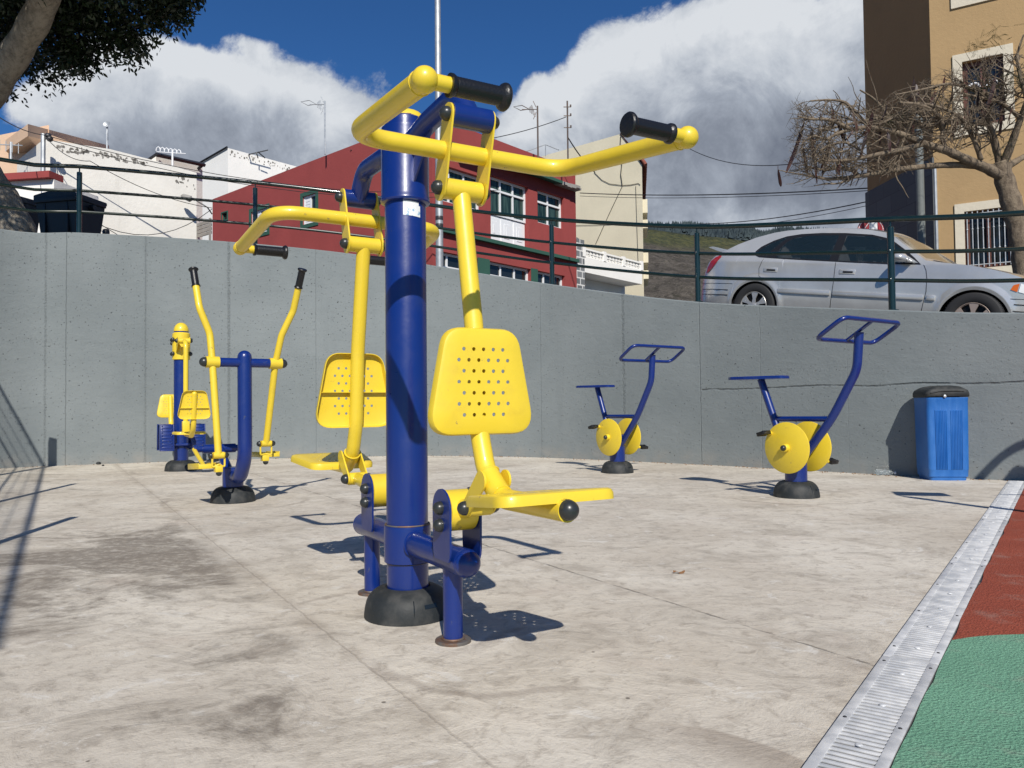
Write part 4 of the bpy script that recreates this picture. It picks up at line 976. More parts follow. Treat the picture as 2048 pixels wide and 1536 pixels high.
# --- cream house behind it
Yc = 38.0; cc = hit(1285, Vector((at(1285, 400, Yc).x, Yc, 0)), Vector((1, 0, 0))); cc = Vector((at(1285, 400, Yc).x, Yc, 0))
CE = cc+DL*10.5; FC = Face(cc, CE)
house = thing('cream_house', 'tall cream rendered house with a gable right of the red house', 'house')
uap, zap = FC.at(1241, 268); ue_, ze_ = FC.at(1284, 330); ulf, zlf = FC.at(1086, 312)
mb = MB(); top = [(0, ze_), (uap, zap), (ulf, zlf), (FC.L, zlf-.4)]
FC.wall(mb, 0, top); CR = Vector((cc.x*.93, cc.y, 0)).normalized(); B0 = cc+CR*7; B1 = CE+CR*7
mb.quad(FC.P(0, 0), Vector((B0.x, B0.y, 0)), Vector((B0.x, B0.y, ze_)), FC.P(0, ze_)); mb.quad(FC.P(FC.L, 0), Vector((B1.x, B1.y, 0)), Vector((B1.x, B1.y, zlf)), FC.P(FC.L, zlf-.4))
mb.build('wall', CREAM, house, smooth=False, fixn=False)
mb = MB(); q = [FC.P(-.25, ze_-.12, .05), FC.P(uap, zap, .05)]
mb.add([q[0], q[1], q[1]+CR*7, q[0]+CR*7, q[0]+Vector((0, 0, .12)), q[1]+Vector((0, 0, .06)), q[1]+CR*7+Vector((0, 0, .06)), q[0]+CR*7+Vector((0, 0, .12))], [(0, 1, 2, 3), (4, 5, 6, 7), (0, 1, 5, 4), (1, 2, 6, 5), (2, 3, 7, 6), (3, 0, 4, 7)])
TILE = plaster('roof_tile', (.24, .08, .055), .2, (.1, .05, .04), .4, 3); 
for k in range(24):   # rounded eave tiles
    p = FC.P(-.25, ze_-.05, .05)+CR*(k*.29); mb.cyl(p, p+(FC.P(uap, zap)-FC.P(0, ze_)).normalized()*.9, .09, 8)
mb.build('roof', TILE, house, 60)
side = Face(cc, cc+CR*7)
for (y0, y1, w_) in ((405, 432, .9), (445, 462, .5), (510, 530, .9), (545, 562, .5)):
    z0 = at(1290, y1, Yc+1).z; z1 = at(1290, y0, Yc+1).z
    mb = MB(); c_ = cc+CR*1.6+Vector((0, 0, (z0+z1)/2)); n_ = Vector((CR.y, -CR.x, 0)); Rm = Matrix((CR, n_, Vector((0, 0, 1)))).transposed()
    mb.box(c_+n_*.10, (2.4, .30, z1-z0), Rm, .02); mb.build('balcony_slab', CREAM, house, smooth=False)
# cables on the gable
def cable(name, label, pts, r=.012, cat='cable', group=None, parent=None, sag=0.0, mat=None):
    out = []
    for i in range(len(pts)-1):
        a, b = Vector(pts[i]), Vector(pts[i+1]); m = 12 if sag else 1
        for k in range(m): s = k/m; p = a.lerp(b, s); p.z -= sag*4*s*(1-s); out.append(p)
    out.append(Vector(pts[-1])); mb = MB(); mb.tube(out, r, 6); o = mb.build(name, mat or CABLE, parent)
    if parent is None: tag(o, label, cat, group)
    return o
def fpts(F, px, d=.03): return [F.P(*F.at(*p), d) for p in px]
cable('wall_cable', '', fpts(FC, [(1242, 272), (1241, 290), (1244, 330), (1242, 350), (1245, 371)]), .022, parent=house)
cable('wall_cable', '', fpts(FC, [(1189, 345), (1204, 360), (1220, 368), (1245, 371), (1262, 370), (1277, 367), (1281, 370)]), .014, parent=house)
cable('wall_cable', '', fpts(FC, [(1245, 373), (1218, 430), (1192, 488)]), .014, parent=house)
cable('wall_cable', '', fpts(FC, [(1272, 372), (1274, 440), (1277, 528)]), .010, parent=house)
cable('wall_cable', '', fpts(FC, [(1152, 451), (1200, 450), (1240, 448), (1280, 447)]), .010, parent=house)
# --- low white house with a balcony, between red and cream
house = thing('balcony_house', 'low white house with a pierced block balcony at the foot of the cream house', 'house')
O = Re+DRR*.02
FB = Face(O, O+DRR*9)
u0 = FB.at(1168, 480)[0]; u1 = FB.at(1284, 545)[0]
zt = (FB.at(1175, 478)[1]+FB.at(1278, 541)[1])/2; zb = (FB.at(1168, 531)[1]+FB.at(1283, 580)[1])/2; zm = (FB.at(1168, 498)[1]+FB.at(1278, 553)[1])/2
mb = MB(); FB.box(mb, u0, u1, zb, zm, -.95, .0); FB.box(mb, u0, u1, zt-.07, zt, -.16, .02)
for k in range(4): m0 = u0+(u1-u0)*k/3; FB.box(mb, m0-.09, m0+.09, zm, zt+.05, -.17, .025)
mb.build('balcony', WHITE2, house, smooth=False)
mb = MB(); pit = .23; zz = zm+.0
rows = max(2, int((zt-.07-zm)/.21)); rh = (zt-.07-zm)/rows
for r_ in range(rows):
    k = u0
    while k < u1-.05:
        FB.box(mb, k, k+.035, zm+r_*rh, zm+(r_+1)*rh, -.12, -.02)
        FB.box(mb, k+.035, min(k+pit, u1), zm+r_*rh, zm+r_*rh+.045, -.12, -.02)
        mb.prism([(0, 0), (pit-.035, rh*.5), (pit-.035, rh*.5+.05), (0, .05)], FB.P(k+.035, zm+r_*rh+.03, -.11), FB.e, (0, 0, 1), FB.n*.07)
        k += pit
mb.build('pierced_blocks', WHITE2, house, smooth=False)
mb = MB(); FB.wall(mb, 0, [(0, zb+.3), (FB.L, zb+.3)], u0=.55, u1=u1+.1); 
for i in range(len(mb.v)): mb.v[i] = tuple(Vector(mb.v[i])-FB.n*.95)
e1 = FB.P(u1+.1, 0, -.95); mb.quad(e1, e1-FB.n*5, e1-FB.n*5+Vector((0, 0, zt)), e1+Vector((0, 0, zb+.3)))
mb.build('wall', WHITE2, house, smooth=False, fixn=False)
mb = MB(); FB.wall(mb, 0, [(0, zt+.35), (.6, zt+.2)], u0=.0, u1=.52); FB.box(mb, .0, .52, 0, zt+.3, -.9, -.002)
def _stone(nt, b):
    p = geopos(nt); br = nt.new('ShaderNodeTexBrick'); nt.put(br.inputs['Vector'], nt.new('ShaderNodeTexCoord').outputs['UV'])
    br.offset = .37; br.squash = 1; br.inputs['Scale'].default_value = 1.0; br.inputs['Brick Width'].default_value = .36; br.inputs['Row Height'].default_value = .27; br.inputs['Mortar Size'].default_value = .026
    nt.put(br.inputs['Color1'], (.13, .14, .145)); nt.put(br.inputs['Color2'], (.22, .225, .23)); nt.put(br.inputs['Mortar'], (.66, .65, .62)); setp(nt, b, 'Base Color', br.outputs[0])
STONE = material('grey_stone_white_joints', _stone, rough=.85)
o = mb.build('stone_pillar', STONE, house, smooth=False, fixn=False); ul = o.data.uv_layers.new(name='UVMap')
for li, l in enumerate(o.data.loops):
    v = o.data.vertices[l.vertex_index].co-FB.A; ul.data[li].uv = (v.dot(FB.e)+v.dot(FB.n), v.z)
# mould stains along its parapet
def _mould(nt, b):
    p = geopos(nt); setp(nt, b, 'Base Color', nt.mix(nt.map(nt.noise(p, 9, 4), .4, .6), (.16, .15, .13), (.30, .28, .25)))
MOULD = material('mould_stain', _mould, rough=.95)
def stains(F, top, mb, n_, u0, u1, dz=(.03, .32)):
    mb.cur = 1
    for _ in range(n_):
        u = random.uniform(u0, u1); z = None
        for (a_, za), (b__, zb2) in zip(top[:-1], top[1:]):
            if a_ <= u <= b__: z = za+(zb2-za)*(u-a_)/(b__-a_)
        if z is None: continue
        z -= random.uniform(*dz); w_ = random.uniform(.015, .075); h_ = random.uniform(.02, .075); m = 9
        pts = []
        for k in range(m): a_ = 2*math.pi*k/m; r = random.uniform(.5, 1); pts.append(F.P(u+w_*r*math.cos(a_), z+h_*r*math.sin(a_), .006))
        mb.add(pts, [tuple(range(m))])
    mb.cur = 0
# --- white houses on the left
DW = Vector((.69, .724, 0))
Yw = 19.0; A = at(88, 270, Yw); A = Vector((A.x, A.y, 0)); Bq = hit(393, A, DW); FW = Face(A, Bq)
house = thing('white_house', 'long blank weathered white house wall beyond the dark waste containers', 'house')
tp = [FW.at(*p) for p in ((92, 279), (219, 298), (294, 317), (391, 345))]; tp = [(0, tp[0][1])]+tp[1:3]+[(FW.L, tp[3][1])]
mb = MB(); FW.wall(mb, 0, tp); bk_ = Vector((-DW.y, DW.x, 0))*-1
bk_ = -FW.n; q0 = A+bk_*5; q1 = Bq+bk_*5
mb.quad(FW.P(0, 0), q0, q0+Vector((0, 0, tp[0][1])), FW.P(0, tp[0][1])); mb.quad(FW.P(FW.L, 0), q1, q1+Vector((0, 0, tp[3][1])), FW.P(FW.L, tp[3][1]))
for (ua_, za_), (ub_, zb_) in zip(tp[:-1], tp[1:]): mb.quad(FW.P(ua_, za_), FW.P(ub_, zb_), FW.P(ub_, zb_, -5), FW.P(ua_, za_, -5))
stains(FW, tp, mb, 60, .3, FW.L*.66, (.10, .24)); stains(FW, tp, mb, 14, FW.L*.85, FW.L, (.2, .5))
mb.build('wall', [WHITE, MOULD], house, smooth=False, fixn=False)
# peach house with a slab roof
house = thing('peach_house', 'peach house with a projecting slab roof at the left end of the white wall', 'house')
pl = at(2, 300, 21.0); C0 = Vector((at(98, 260, 20.2).x, 20.2, 0)); C1 = Vector((pl.x-.6, 20.4+2.4, 0))
C1 = C0+Vector((-.93, .37, 0))*3.6
FP = Face(C0, C1); zr = FP.at(60, 262)[1]
mb = MB(); zE = FP.at(95, 258)[1]-.15; FP.wall(mb, 0, [(0, zE+.25), (FP.L, zE+.25)], [], u0=0)
d2 = -FP.n*6; mb.quad(FP.P(FP.L, 0), FP.P(FP.L, 0, -2), FP.P(FP.L, zE, -2), FP.P(FP.L, zE)); mb.quad(FP.P(0, 0), FP.P(0, 0, -2), FP.P(0, zE, -2), FP.P(0, zE))
mb.build('wall', PEACH, house, smooth=False, fixn=False)
ra = [(56, 248, 19.2), (12, 279, 20.4), (20, 281, 25), (219, 292, 25.5), (219, 296, 24.8)]
r0 = at(56, 248, 19.0); r1 = at(11, 280, 20.6); r2 = at(218, 291, 25.0)
zr0 = r0.z; r3 = Vector((r1.x+r2.x-r0.x, r1.y+r2.y-r0.y, r1.z))
r2 = Vector((r2.x, r2.y, r2.z)); 
mb = MB(); dn = Vector((0, 0, -.30))
mb.add([r0, r1, r3, r2, r0+dn, r1+dn, r3+dn, r2+dn], [(0, 1, 2, 3), (4, 5, 6, 7), (0, 1, 5, 4), (1, 2, 6, 5), (2, 3, 7, 6), (3, 0, 4, 7)])
mb.build('roof_slab', PEACH, house, smooth=False)
mb = MB(); i0 = r0.lerp(r2, .30); i0b = i0+dn; w2 = r2+dn
mb.quad(i0+dn+Vector((0, .2, 0)), r2+dn+Vector((0, .2, 0)), Vector((r2.x, r2.y+.2, 0)), Vector((i0.x, i0.y+.2, 0)))
mb.quad(i0+Vector((.0, -.01, -.02)), r2+Vector((0, -.01, -.02)), r2+dn+Vector((0, -.01, .02)), i0+dn+Vector((0, -.01, .02)))
mb.build('white_side_wall', WHITE2, house, smooth=False, fixn=False)
mb = MB(); q = FP.at(57, 283); FP.box(mb, q[0]-.45, q[0]+.15, q[1]-.28, q[1]+.14, -.02, .03); mb.build('white_vent_panel', WHITE2, house, smooth=False)
# red ledge and white lower wall left of the white house
FLd = Face(Vector((at(108, 360, 17.6).x, 17.6, 0)), Vector((at(-60, 345, 17.6).x, 17.9, 0)))
ld = thing('garden_wall', 'white wall capped by a red ledge, left of the dark waste containers', 'wall')
z1 = FLd.at(60, 353)[1]
mb = MB(); FLd.wall(mb, 0, [(0, z1-.1), (FLd.L, z1+.02)]); mb.quad(FLd.P(0, 0), FLd.P(0, 0, -1.5), FLd.P(0, z1-.1, -1.5), FLd.P(0, z1-.1)); mb.build('wall', WHITE2, ld, smooth=False, fixn=False)
mb = MB(); FLd.box(mb, 0, FLd.L, z1-.09, z1+.06, -.3, .15); mb.build('ledge', RED, ld, smooth=False)
# white house with pitched parapet, between long white wall and red house
Y2 = 36.0; A = at(456, 296, Y2); A3 = Vector((A.x, A.y, 0)); Lh = hit(380, A3, DL); Rh = A3+DRR*9.5
house = thing('white_gable_house', 'white house with mould-stained parapet rising behind the left end of the red house', 'house')
F1 = Face(A3, Lh); F2 = Face(A3, Rh); zL = F1.at(393, 330)[1]; zR = F2.at(560, 322)[1]
mb = MB(); F1.wall(mb, 0, [(0, A.z), (F1.L, zL-.1)]); t2 = [(0, A.z), (F2.L, zR-.1)]; F2.wall(mb, 0, t2)
mb.add([F1.P(0, A.z), F1.P(F1.L, zL-.1), F1.P(F1.L, zL-.1)+DRR*9.5, F2.P(F2.L, zR-.1)], [(0, 1, 2, 3)])
stains(F2, t2, mb, 80, .1, 5.2, (.10, .34)); mb.build('wall', [WHITE2, MOULD], house, smooth=False, fixn=False)
mb = MB(); F1.box(mb, 0, F1.L, A.z-.02, A.z-.02, 0, .1) if 0 else None
a_, b__ = F1.P(0, A.z+.03, .05), F1.P(F1.L, zL-.07, .05); mb.tube([a_, b__], .06, 4); mb.build('roof_edge', IRON, house, smooth=False)
# slatted balcony at its foot
mb = MB(); Fs = Face(hit(424, Vector((at(424, 450, 25).x, 25, 0)), Vector((1, 0, 0))), hit(395, Vector((at(395, 450, 25.6).x, 25.6, 0)), Vector((1, 0, 0))))
for k in range(4): z = at(410, 445+k*7.5, 25.2).z; Fs.box(mb, 0, Fs.L, z-.05, z+.05, 0, .04)
z0 = at(410, 478, 25.2).z
for u in (0, Fs.L): Fs.box(mb, u-.04, u+.04, z0-1, at(410, 440, 25.2).z, .041, .09)
mb.build('slatted_balcony', GREYP, house, smooth=False)
# low dark-edged roof between them
house = thing('shed_roof', 'low grey roof edge showing between the two white houses', 'roof')
a_ = at(297, 318, 24); b__ = at(345, 308+8, 24.5); c_ = at(409, 331, 26)
mb = MB()
for p, q, w_ in ((at(296, 320, 24), at(312, 309, 24), .05), (at(312, 309, 24), at(409, 330, 26), .07), (at(395, 338, 26), at(409, 327, 26), .06)): mb.tube([p, q], w_, 4)
mb.build('roof_edge', IRON, house, smooth=False)
mb = MB(); p, q, r_ = at(299, 322, 24.2), at(312, 311, 24.2), at(405, 333, 26.2)
mb.add([p, q, r_, (r_.x, r_.y, 0), (p.x, p.y, 0)], [(0, 1, 2, 3, 4)]); mb.build('wall', WHITE, house, smooth=False, fixn=False)
# --- brown and tan building on the right
Yb = 16.0; C0 = Vector((at(1866, 300, Yb).x, Yb, 0)); far_ = Vector((at(1733, 300, Yb*1.165).x, Yb*1.165, 0)); near_ = C0+Vector((.85, -.52, 0)).normalized()*9
FA = Face(C0, far_); FT = Face(C0, near_)
bld = thing('tan_building', 'tall tan building with a dark brown side wall and stone base at the right', 'building')
ZT = 14.5
Wu = quadhole(FT, [(1926, 128), (2008, 104), (2008, 238), (1926, 262)]); Wd = quadhole(FT, [(1930, 424), (2026, 412), (2026, 530), (1930, 540)])
Wtop = quadhole(FT, [(1905, -70), (1930, -78), (1930, -8), (1905, 2)]); Wtop = (Wu[0], Wu[1], FT.at(1915, 0)[1], FT.at(1915, 0)[1]+1.3)
mb = MB(); FT.wall(mb, 0, [(0, ZT), (FT.L, ZT)], [Wu, Wd, Wtop], .22); mb.build('wall', TAN, bld, smooth=False, fixn=False)
mb = MB(); FA.wall(mb, 0, [(0, ZT), (FA.L, ZT)]); e_ = far_; mb.quad(FA.P(FA.L, 0), far_+Vector((8, 3, 0)), far_+Vector((8, 3, ZT)), FA.P(FA.L, ZT))
mb.add([C0+Vector((0, 0, ZT)), far_+Vector((0, 0, ZT)), far_+Vector((8, 3, ZT)), near_+Vector((0, 0, ZT))], [(0, 1, 2, 3)]); mb.build('side_wall', BROWN, bld, smooth=False, fixn=False)
zs = (FA.at(1741, 383)[1]+FA.at(1860, 318)[1])/2
def _clad(nt, b):
    br = nt.new('ShaderNodeTexBrick'); nt.put(br.inputs['Vector'], nt.new('ShaderNodeTexCoord').outputs['UV'])
    br.inputs['Scale'].default_value = 1.0; br.inputs['Brick Width'].default_value = .62; br.inputs['Row Height'].default_value = .42; br.inputs['Mortar Size'].default_value = .006
    nt.put(br.inputs['Color1'], (.060, .066, .070)); nt.put(br.inputs['Color2'], (.085, .092, .096)); nt.put(br.inputs['Mortar'], (.03, .032, .034)); setp(nt, b, 'Base Color', br.outputs[0])
CLAD = material('dark_stone_cladding', _clad, rough=.6)
mb = MB(); FA.box(mb, -.03, FA.L+.03, 0, zs, .001, .045); o = mb.build('stone_cladding', CLAD, bld, smooth=False); ul = o.data.uv_layers.new(name='UVMap')
for li, l in enumerate(o.data.loops):
    v = o.data.vertices[l.vertex_index].co-FA.A; ul.data[li].uv = (v.dot(FA.e), v.z)
for k, h in enumerate((Wu, Wd, Wtop)):
    a, b_, c, d = h; mb = MB(); w_ = .17
    for q in ((a-w_, b_+w_, d, d+w_), (a-w_, b_+w_, c-w_, c), (a-w_, a, c, d), (b_, b_+w_, c, d)): FT.box(mb, *q, 0, .035)
    mb.build('window_surround', TRIM, bld, smooth=False)
    o = FT.window(bld, h, 2, .09, .18, frame=WOODD)
    if k == 1:
        mb = MB(); nb = 9
        for j in range(nb):
            u = a+(b_-a)*(j+.5)/nb; mb.cyl(FT.P(u, c+.02, .03), FT.P(u, d-.02, .03), .011, 8)
            for zz in (.33, .68): mb.ball(FT.P(u, c+(d-c)*zz, .03), .02, n=8)
        for zz in (.06, .94): mb.cyl(FT.P(a, c+(d-c)*zz, .03), FT.P(b_, c+(d-c)*zz, .03), .012, 8)
        mb.build('window_bars', GALV, o)
    else:
        mb = MB(); m = (a+b_)/2
        for u0_, u1_ in ((a+.1, m-.06), (m+.06, b_-.1)):
            n2 = 10; uc_ = (u0_+u1_)/2; rr = (u1_-u0_)/2
            for j in range(n2): t0 = math.pi*j/n2; t1 = math.pi*(j+1)/n2; mb.tube([FT.P(uc_+rr*math.cos(t0), d-.55+rr*math.sin(t0), -.09), FT.P(uc_+rr*math.cos(t1), d-.55+rr*math.sin(t1), -.09)], .022, 6)
        mb.build('arched_glazing_bar', PVC, o)
mb = MB(); mb.cyl(FT.P(.03, 0, .03), FT.P(.03, FT.at(1872, 335)[1], .03), .03, 8); mb.build('corner_conduit', GALV, bld)

# ------------------------------------------------------------------ hillsides
def _hill(nt, b):
    p = geopos(nt); s = nt.new('ShaderNodeSeparateXYZ'); nt.put(s.inputs[0], p)
    rk = nt.noise(p, .5, 9, .72, 1.0); veg = nt.noise(p, .9, 7, .75); st = nt.noise(p, 3.0, 5, .8)
    c = nt.mix(nt.map(rk, .35, .68), (.060, .052, .042), (.150, .130, .108)); c = nt.mix(nt.map(st, .55, .66, 0, .8), c, (.26, .23, .19)); c = nt.mix(nt.map(veg, .55, .70, 0, .85), c, (.04, .048, .02))
    up = nt.map(nt.m('ADD', s.outputs[2], nt.m('MULTIPLY', nt.m('SUBTRACT', rk, .5), 9)), 27.0, 31.0)
    c = nt.mix(nt.m('MULTIPLY', up, .75), c, nt.mix(nt.map(veg, .42, .58), (.10, .105, .03), (.035, .05, .02)))
    setp(nt, b, 'Base Color', c); nt.put(b.inputs['Normal'], nt.bump(nt.m('ADD', rk, nt.m('MULTIPLY', veg, .5)), 1.2, .9))
HILL = material('rocky_hillside', _hill, rough=.95, spec=.2)
def hillmesh(name, mat, Y, prof, depth, rough_amp, nu=160, nv=40, thick=60):
    """ridge profile sighted as (px, py) at distance Y, sloping down towards the viewer"""
    xs = [at(px, py, Y) for px, py in prof]; vs = []; random.seed(11)
    def rz(x):
        for a, b in zip(xs[:-1], xs[1:]):
            if a.x <= x <= b.x: return a.z+(b.z-a.z)*(x-a.x)/(b.x-a.x)
        return xs[0].z if x < xs[0].x else xs[-1].z
    from mathutils import noise as mn
    for j in range(nv+1):
        v = j/nv
        for i in range(nu+1):
            x0 = xs[0].x+(xs[-1].x-xs[0].x)*i/nu; y = Y-depth*v; x = x0*(y/Y)
            base_ = rz(x0); z = base_*(1-v)**1.15-.4*v
            q = Vector((x*.02, y*.03, 3)); nz_ = mn.fractal(q*2.2, 1.0, 2.0, 6)*rough_amp*min(1, v*6+.12)*(1-v*.7)
            vs.append((x, y, z+nz_))
    fs = [(j*(nu+1)+i, j*(nu+1)+i+1, (j+1)*(nu+1)+i+1, (j+1)*(nu+1)+i) for j in range(nv) for i in range(nu)]
    o0 = len(vs)
    for i in range(nu+1): x, y, z = vs[i]; vs.append((x, y+thick, -1))
    fs += [(i, i+1, o0+i+1, o0+i) for i in range(nu)]
    mb = MB(); mb.add(vs, fs); return tag(mb.build(name, mat, angle=180), kind='structure')
hillmesh('near_hillside', HILL, 150, [(1000, 470), (1240, 452), (1310, 461), (1380, 470), (1440, 474), (1500, 484), (1560, 492), (1640, 500), (1800, 520), (2300, 560)], 95, 2.2)
def _ridge(nt, b):
    p = geopos(nt); n_ = nt.noise(p, .05, 8, .7); c = nt.mix(nt.map(n_, .35, .65), (.030, .042, .050), (.060, .078, .080)); setp(nt, b, 'Base Color', c)
RIDGE = material('pine_forest_slope', _ridge, rough=1, spec=.1)
rprof = [(1000, 478), (1200, 462), (1290, 451), (1330, 452), (1380, 450), (1420, 455), (1450, 456), (1500, 458), (1520, 470), (1540, 466), (1570, 459), (1620, 462), (1720, 470), (1900, 500), (2400, 540)]
hillmesh('far_ridge', RIDGE, 620, rprof, 330, 6.0, 200, 24, 200)
random.seed(5)
mb = MB()
for k in range(1500):
    i = random.randrange(2, len(rprof)-3); t_ = random.random(); px = rprof[i][0]+(rprof[i+1][0]-rprof[i][0])*t_; py = rprof[i][1]+(rprof[i+1][1]-rprof[i][1])*t_
    Yk = 619-random.random()**2*60; p = at(px, py+1.0, 620); p = EYEP+(p-EYEP)*(Yk/620); h_ = random.uniform(2.2, 5.8); w_ = random.uniform(.9, 2.2)
    z = p.z-(619-Yk)*.12-.6
    vs = [(p.x, p.y, z+h_)]
    for j in range(5): a_ = 2*math.pi*j/5; vs.append((p.x+w_*math.cos(a_)*random.uniform(.6, 1.1), p.y+w_*math.sin(a_), z+random.uniform(-.3, .8)))
    mb.add(vs, [(0, 1+j, 1+(j+1) % 5) for j in range(5)])
tag(mb.build('pine_forest', RIDGE, smooth=False), 'dark pine forest along the far ridge', 'forest', kind='stuff')

# ------------------------------------------------------------------ parked car
def _carp(nt, b):
    p = geopos(nt); n_ = nt.noise(p, 3, 4, .6)
    setp(nt, b, 'Base Color', nt.mix(nt.map(n_, .35, .7), (.53, .535, .53), (.61, .615, .605)))
CARP = material('silver_car_paint', _carp, metal=.42, rough=.22, coat=1.0)
CARP2 = material('silver_bumper_paint', None, (.30, .32, .34), .45, metal=.35)
TYRE = material('tyre_rubber', None, (.022, .022, .023), .75); HUB = material('wheel_trim', None, (.55, .54, .52), .35, metal=.6)
HUBD = material('dusty_wheel_trim', None, (.42, .34, .29), .5, metal=.4)
TRIMB = material('black_car_trim', None, (.012, .012, .013), .4); REDL = material('red_lamp', None, (.38, .012, .010), .12, coat=.6); ORL = material('amber_lamp', None, (.6, .12, .01), .15)
def _tint(nt, b):
    b.inputs['Alpha'].default_value = .72
TINT = material('tinted_glass', _tint, (.012, .022, .028), .04, spec=.7)
WSH = material('windscreen_tan_reflection', None, (.17, .135, .085), .10, spec=.6); SEATM = material('grey_seat_fabric', None, (.34, .34, .33), .9)  # windscreen tan stands in for the building reflected in the glass
def car():
    O = at(1505, 612, 10.28); Fv = at(1942, 641, 8.3); S = (Fv-O).normalized(); n_ = Vector((S.y, -S.x, 0)).normalized(); T = S.cross(-n_)
    t = thing('parked_car', 'silver five-door liftback car parked on the street behind the railing', 'car')
    t.matrix_world = Matrix(((S.x, -n_.x, T.x, O.x), (S.y, -n_.y, T.y, O.y), (S.z, -n_.z, T.z, O.z), (0, 0, 0, 1)))
    top = [(-.985, .10), (-.97, .36), (-.93, .47), (-.885, .57), (-.80, .665), (-.70, .725), (-.60, .765), (-.453, .845), (-.226, .945), (-.002, 1.015), (.175, 1.045), (.436, 1.064), (.715, 1.074), (.986, 1.066), (1.247, 1.045), (1.477, 1.003), (1.622, .940), (1.898, .765), (2.093, .645),
           (2.30, .618), (2.446, .606), (2.585, .590), (2.756, .560), (2.922, .525), (3.045, .487), (3.25, .41), (3.36, .33), (3.42, .20), (3.44, .05)]
    def lerp(tab, s):
        for a, b in zip(tab[:-1], tab[1:]):
            if a[0] <= s <= b[0]: return a[1]+(b[1]-a[1])*(s-a[0])/(b[0]-a[0])
        return tab[0][1] if s < tab[0][0] else tab[-1][1]
    WB = 2.668
    def bot(s):
        b = -.115
        for c in (0, WB):
            d = abs(s-c)
            if d < .352: b = max(b, math.sqrt(.352**2-d*d)-.02)
        return b
    def off(s, z):   # inset of the body side from its widest plane
        o = .012+.05*max(0, (.22-z)/.34)**2+.018*max(0, (z-.30)/.3)**2
        if z > .60: o += (z-.60)*.46+.10*max(0, z-.95)
        if s < -.35: o += .20*((-.35-s)/.65)**2.2
        if s > 2.55: o += .26*((s-2.55)/.9)**2.2
        for c in (0, WB):   # flared arch lips
            d = math.hypot(s-c, z); o -= .016*max(0, 1-abs(d-.37)/.06)
        return o
    ss = sorted(set([round(-.985+.0201*k, 4) for k in range(221)]+[a[0] for a in top]+[c+d for c in (0, WB) for d in (-.352, -.34, -.31, .31, .34, .352)]))
    ss = [s for s in ss if s <= 3.44]; NZ, NR = 46, 8; vs = []; W2 = .85
    for s in ss:
        zb, zt = bot(s), max(lerp(top, s), bot(s)+.02); side = []
        for k in range(NZ+1): z = zb+(zt-zb)*k/NZ; side.append((off(s, z), z))
        yo = side[-1][0]; cr = .045 if 0 < s < 1.5 else .035
        # shoulder rounding then crown to centre line
        topc = []
        for k in range(1, NR+1):
            f = k/NR; y = yo+(W2-yo)*f; topc.append((y, zt+cr*(1-(1-f)**2)))
        half = side+topc
        row = [(s, y, z) for y, z in half]+[(s, 2*W2-y, z) for y, z in reversed(half[:-1])]
        vs += row
    m = len(row); fs = []; mi = []
    for i in range(len(ss)-1):
        sm = (ss[i]+ss[i+1])/2
        for k in range(m-1):
            fs.append((i*m+k, (i+1)*m+k, (i+1)*m+k+1, i*m+k+1)); kk = min(k, m-2-k); mat = 0
            if kk >= NZ+1:
                if 1.50 < sm < 2.06: mat = 1
                elif -.50 < sm < .0: mat = 1
            mi.append(mat)
    PAN = {'rear_window': [(.225, .655), (.215, .78), (.262, .870), (.343, .935), (.55, .965), (.935, .968), (.959, .630), (.6, .643)],
           'front_window': [(1.075, .625), (1.035, .965), (1.335, .950), (1.524, .905), (1.67, .850), (1.792, .762), (1.90, .680), (1.99, .605)],
           'quarter_window': [(-.072, .70), (-.079, .755), (.04, .855), (.20, .935), (.245, .94), (.12, .78), (.07, .672)]}
    def inpoly(x, y, P_):
        c_ = False
        for (x0, y0), (x1, y1) in zip(P_, P_[1:]+P_[:1]):
            if (y0 > y) != (y1 > y) and x < (x1-x0)*(y-y0)/(y1-y0)+x0: c_ = not c_
        return c_
    keep = [k for k, f in enumerate(fs) if not (min(k % (m-1), m-2-k % (m-1)) < NZ and any(inpoly(sum(vs[i][0] for i in f)/4, sum(vs[i][2] for i in f)/4, P_) for P_ in PAN.values()))]
    fs = [fs[k] for k in keep]; mi = [mi[k] for k in keep]
    fs.append(tuple(range(m))); mi.append(0); fs.append(tuple((len(ss)-1)*m+k for k in range(m))); mi.append(0)
    mb = MB(); mb.add(vs, fs); mb.mi = mi; body = mb.build('body', [CARP, WSH], t, 38)
    def patch(name, pts, mat, parent, lift=.004, n=1, both=True, dense=.09, holes=()):
        for sd in ((0, 1) if both else (0,)):
            mb = MB(); co = []; m_ = len(pts)
            for i in range(m_):
                a, b = Vector(pts[i]), Vector(pts[(i+1) % m_]); k_ = max(1, int((b-a).length/dense))
                for k in range(k_): co.append(a.lerp(b, k/k_))
            ed = [(i, (i+1) % len(co)) for i in range(len(co))]
            xs_ = [c.x for c in co]; ys_ = [c.y for c in co]
            gx = min(xs_)+dense/2
            while gx < max(xs_):
                gy = min(ys_)+dense/2
                while gy < max(ys_): co.append(Vector((gx, gy))); gy += dense
                gx += dense
            for H in holes:
                b0 = len(co); hp = []
                for i in range(len(H)):
                    a, b = Vector(H[i]), Vector(H[(i+1) % len(H)]); k_ = max(1, int((b-a).length/dense)); hp += [a.lerp(b, k/k_) for k in range(k_)]
                co += hp; ed += [(b0+i, b0+(i+1) % len(hp)) for i in range(len(hp))]
            v2, e2, f2, *_ = geometry.delaunay_2d_cdt(co, ed, [], 1, 1e-6)
            f2 = [f for f in f2 if not any(inpoly(sum(v2[i].x for i in f)/len(f), sum(v2[i].y for i in f)/len(f), list(H)) for H in holes)]
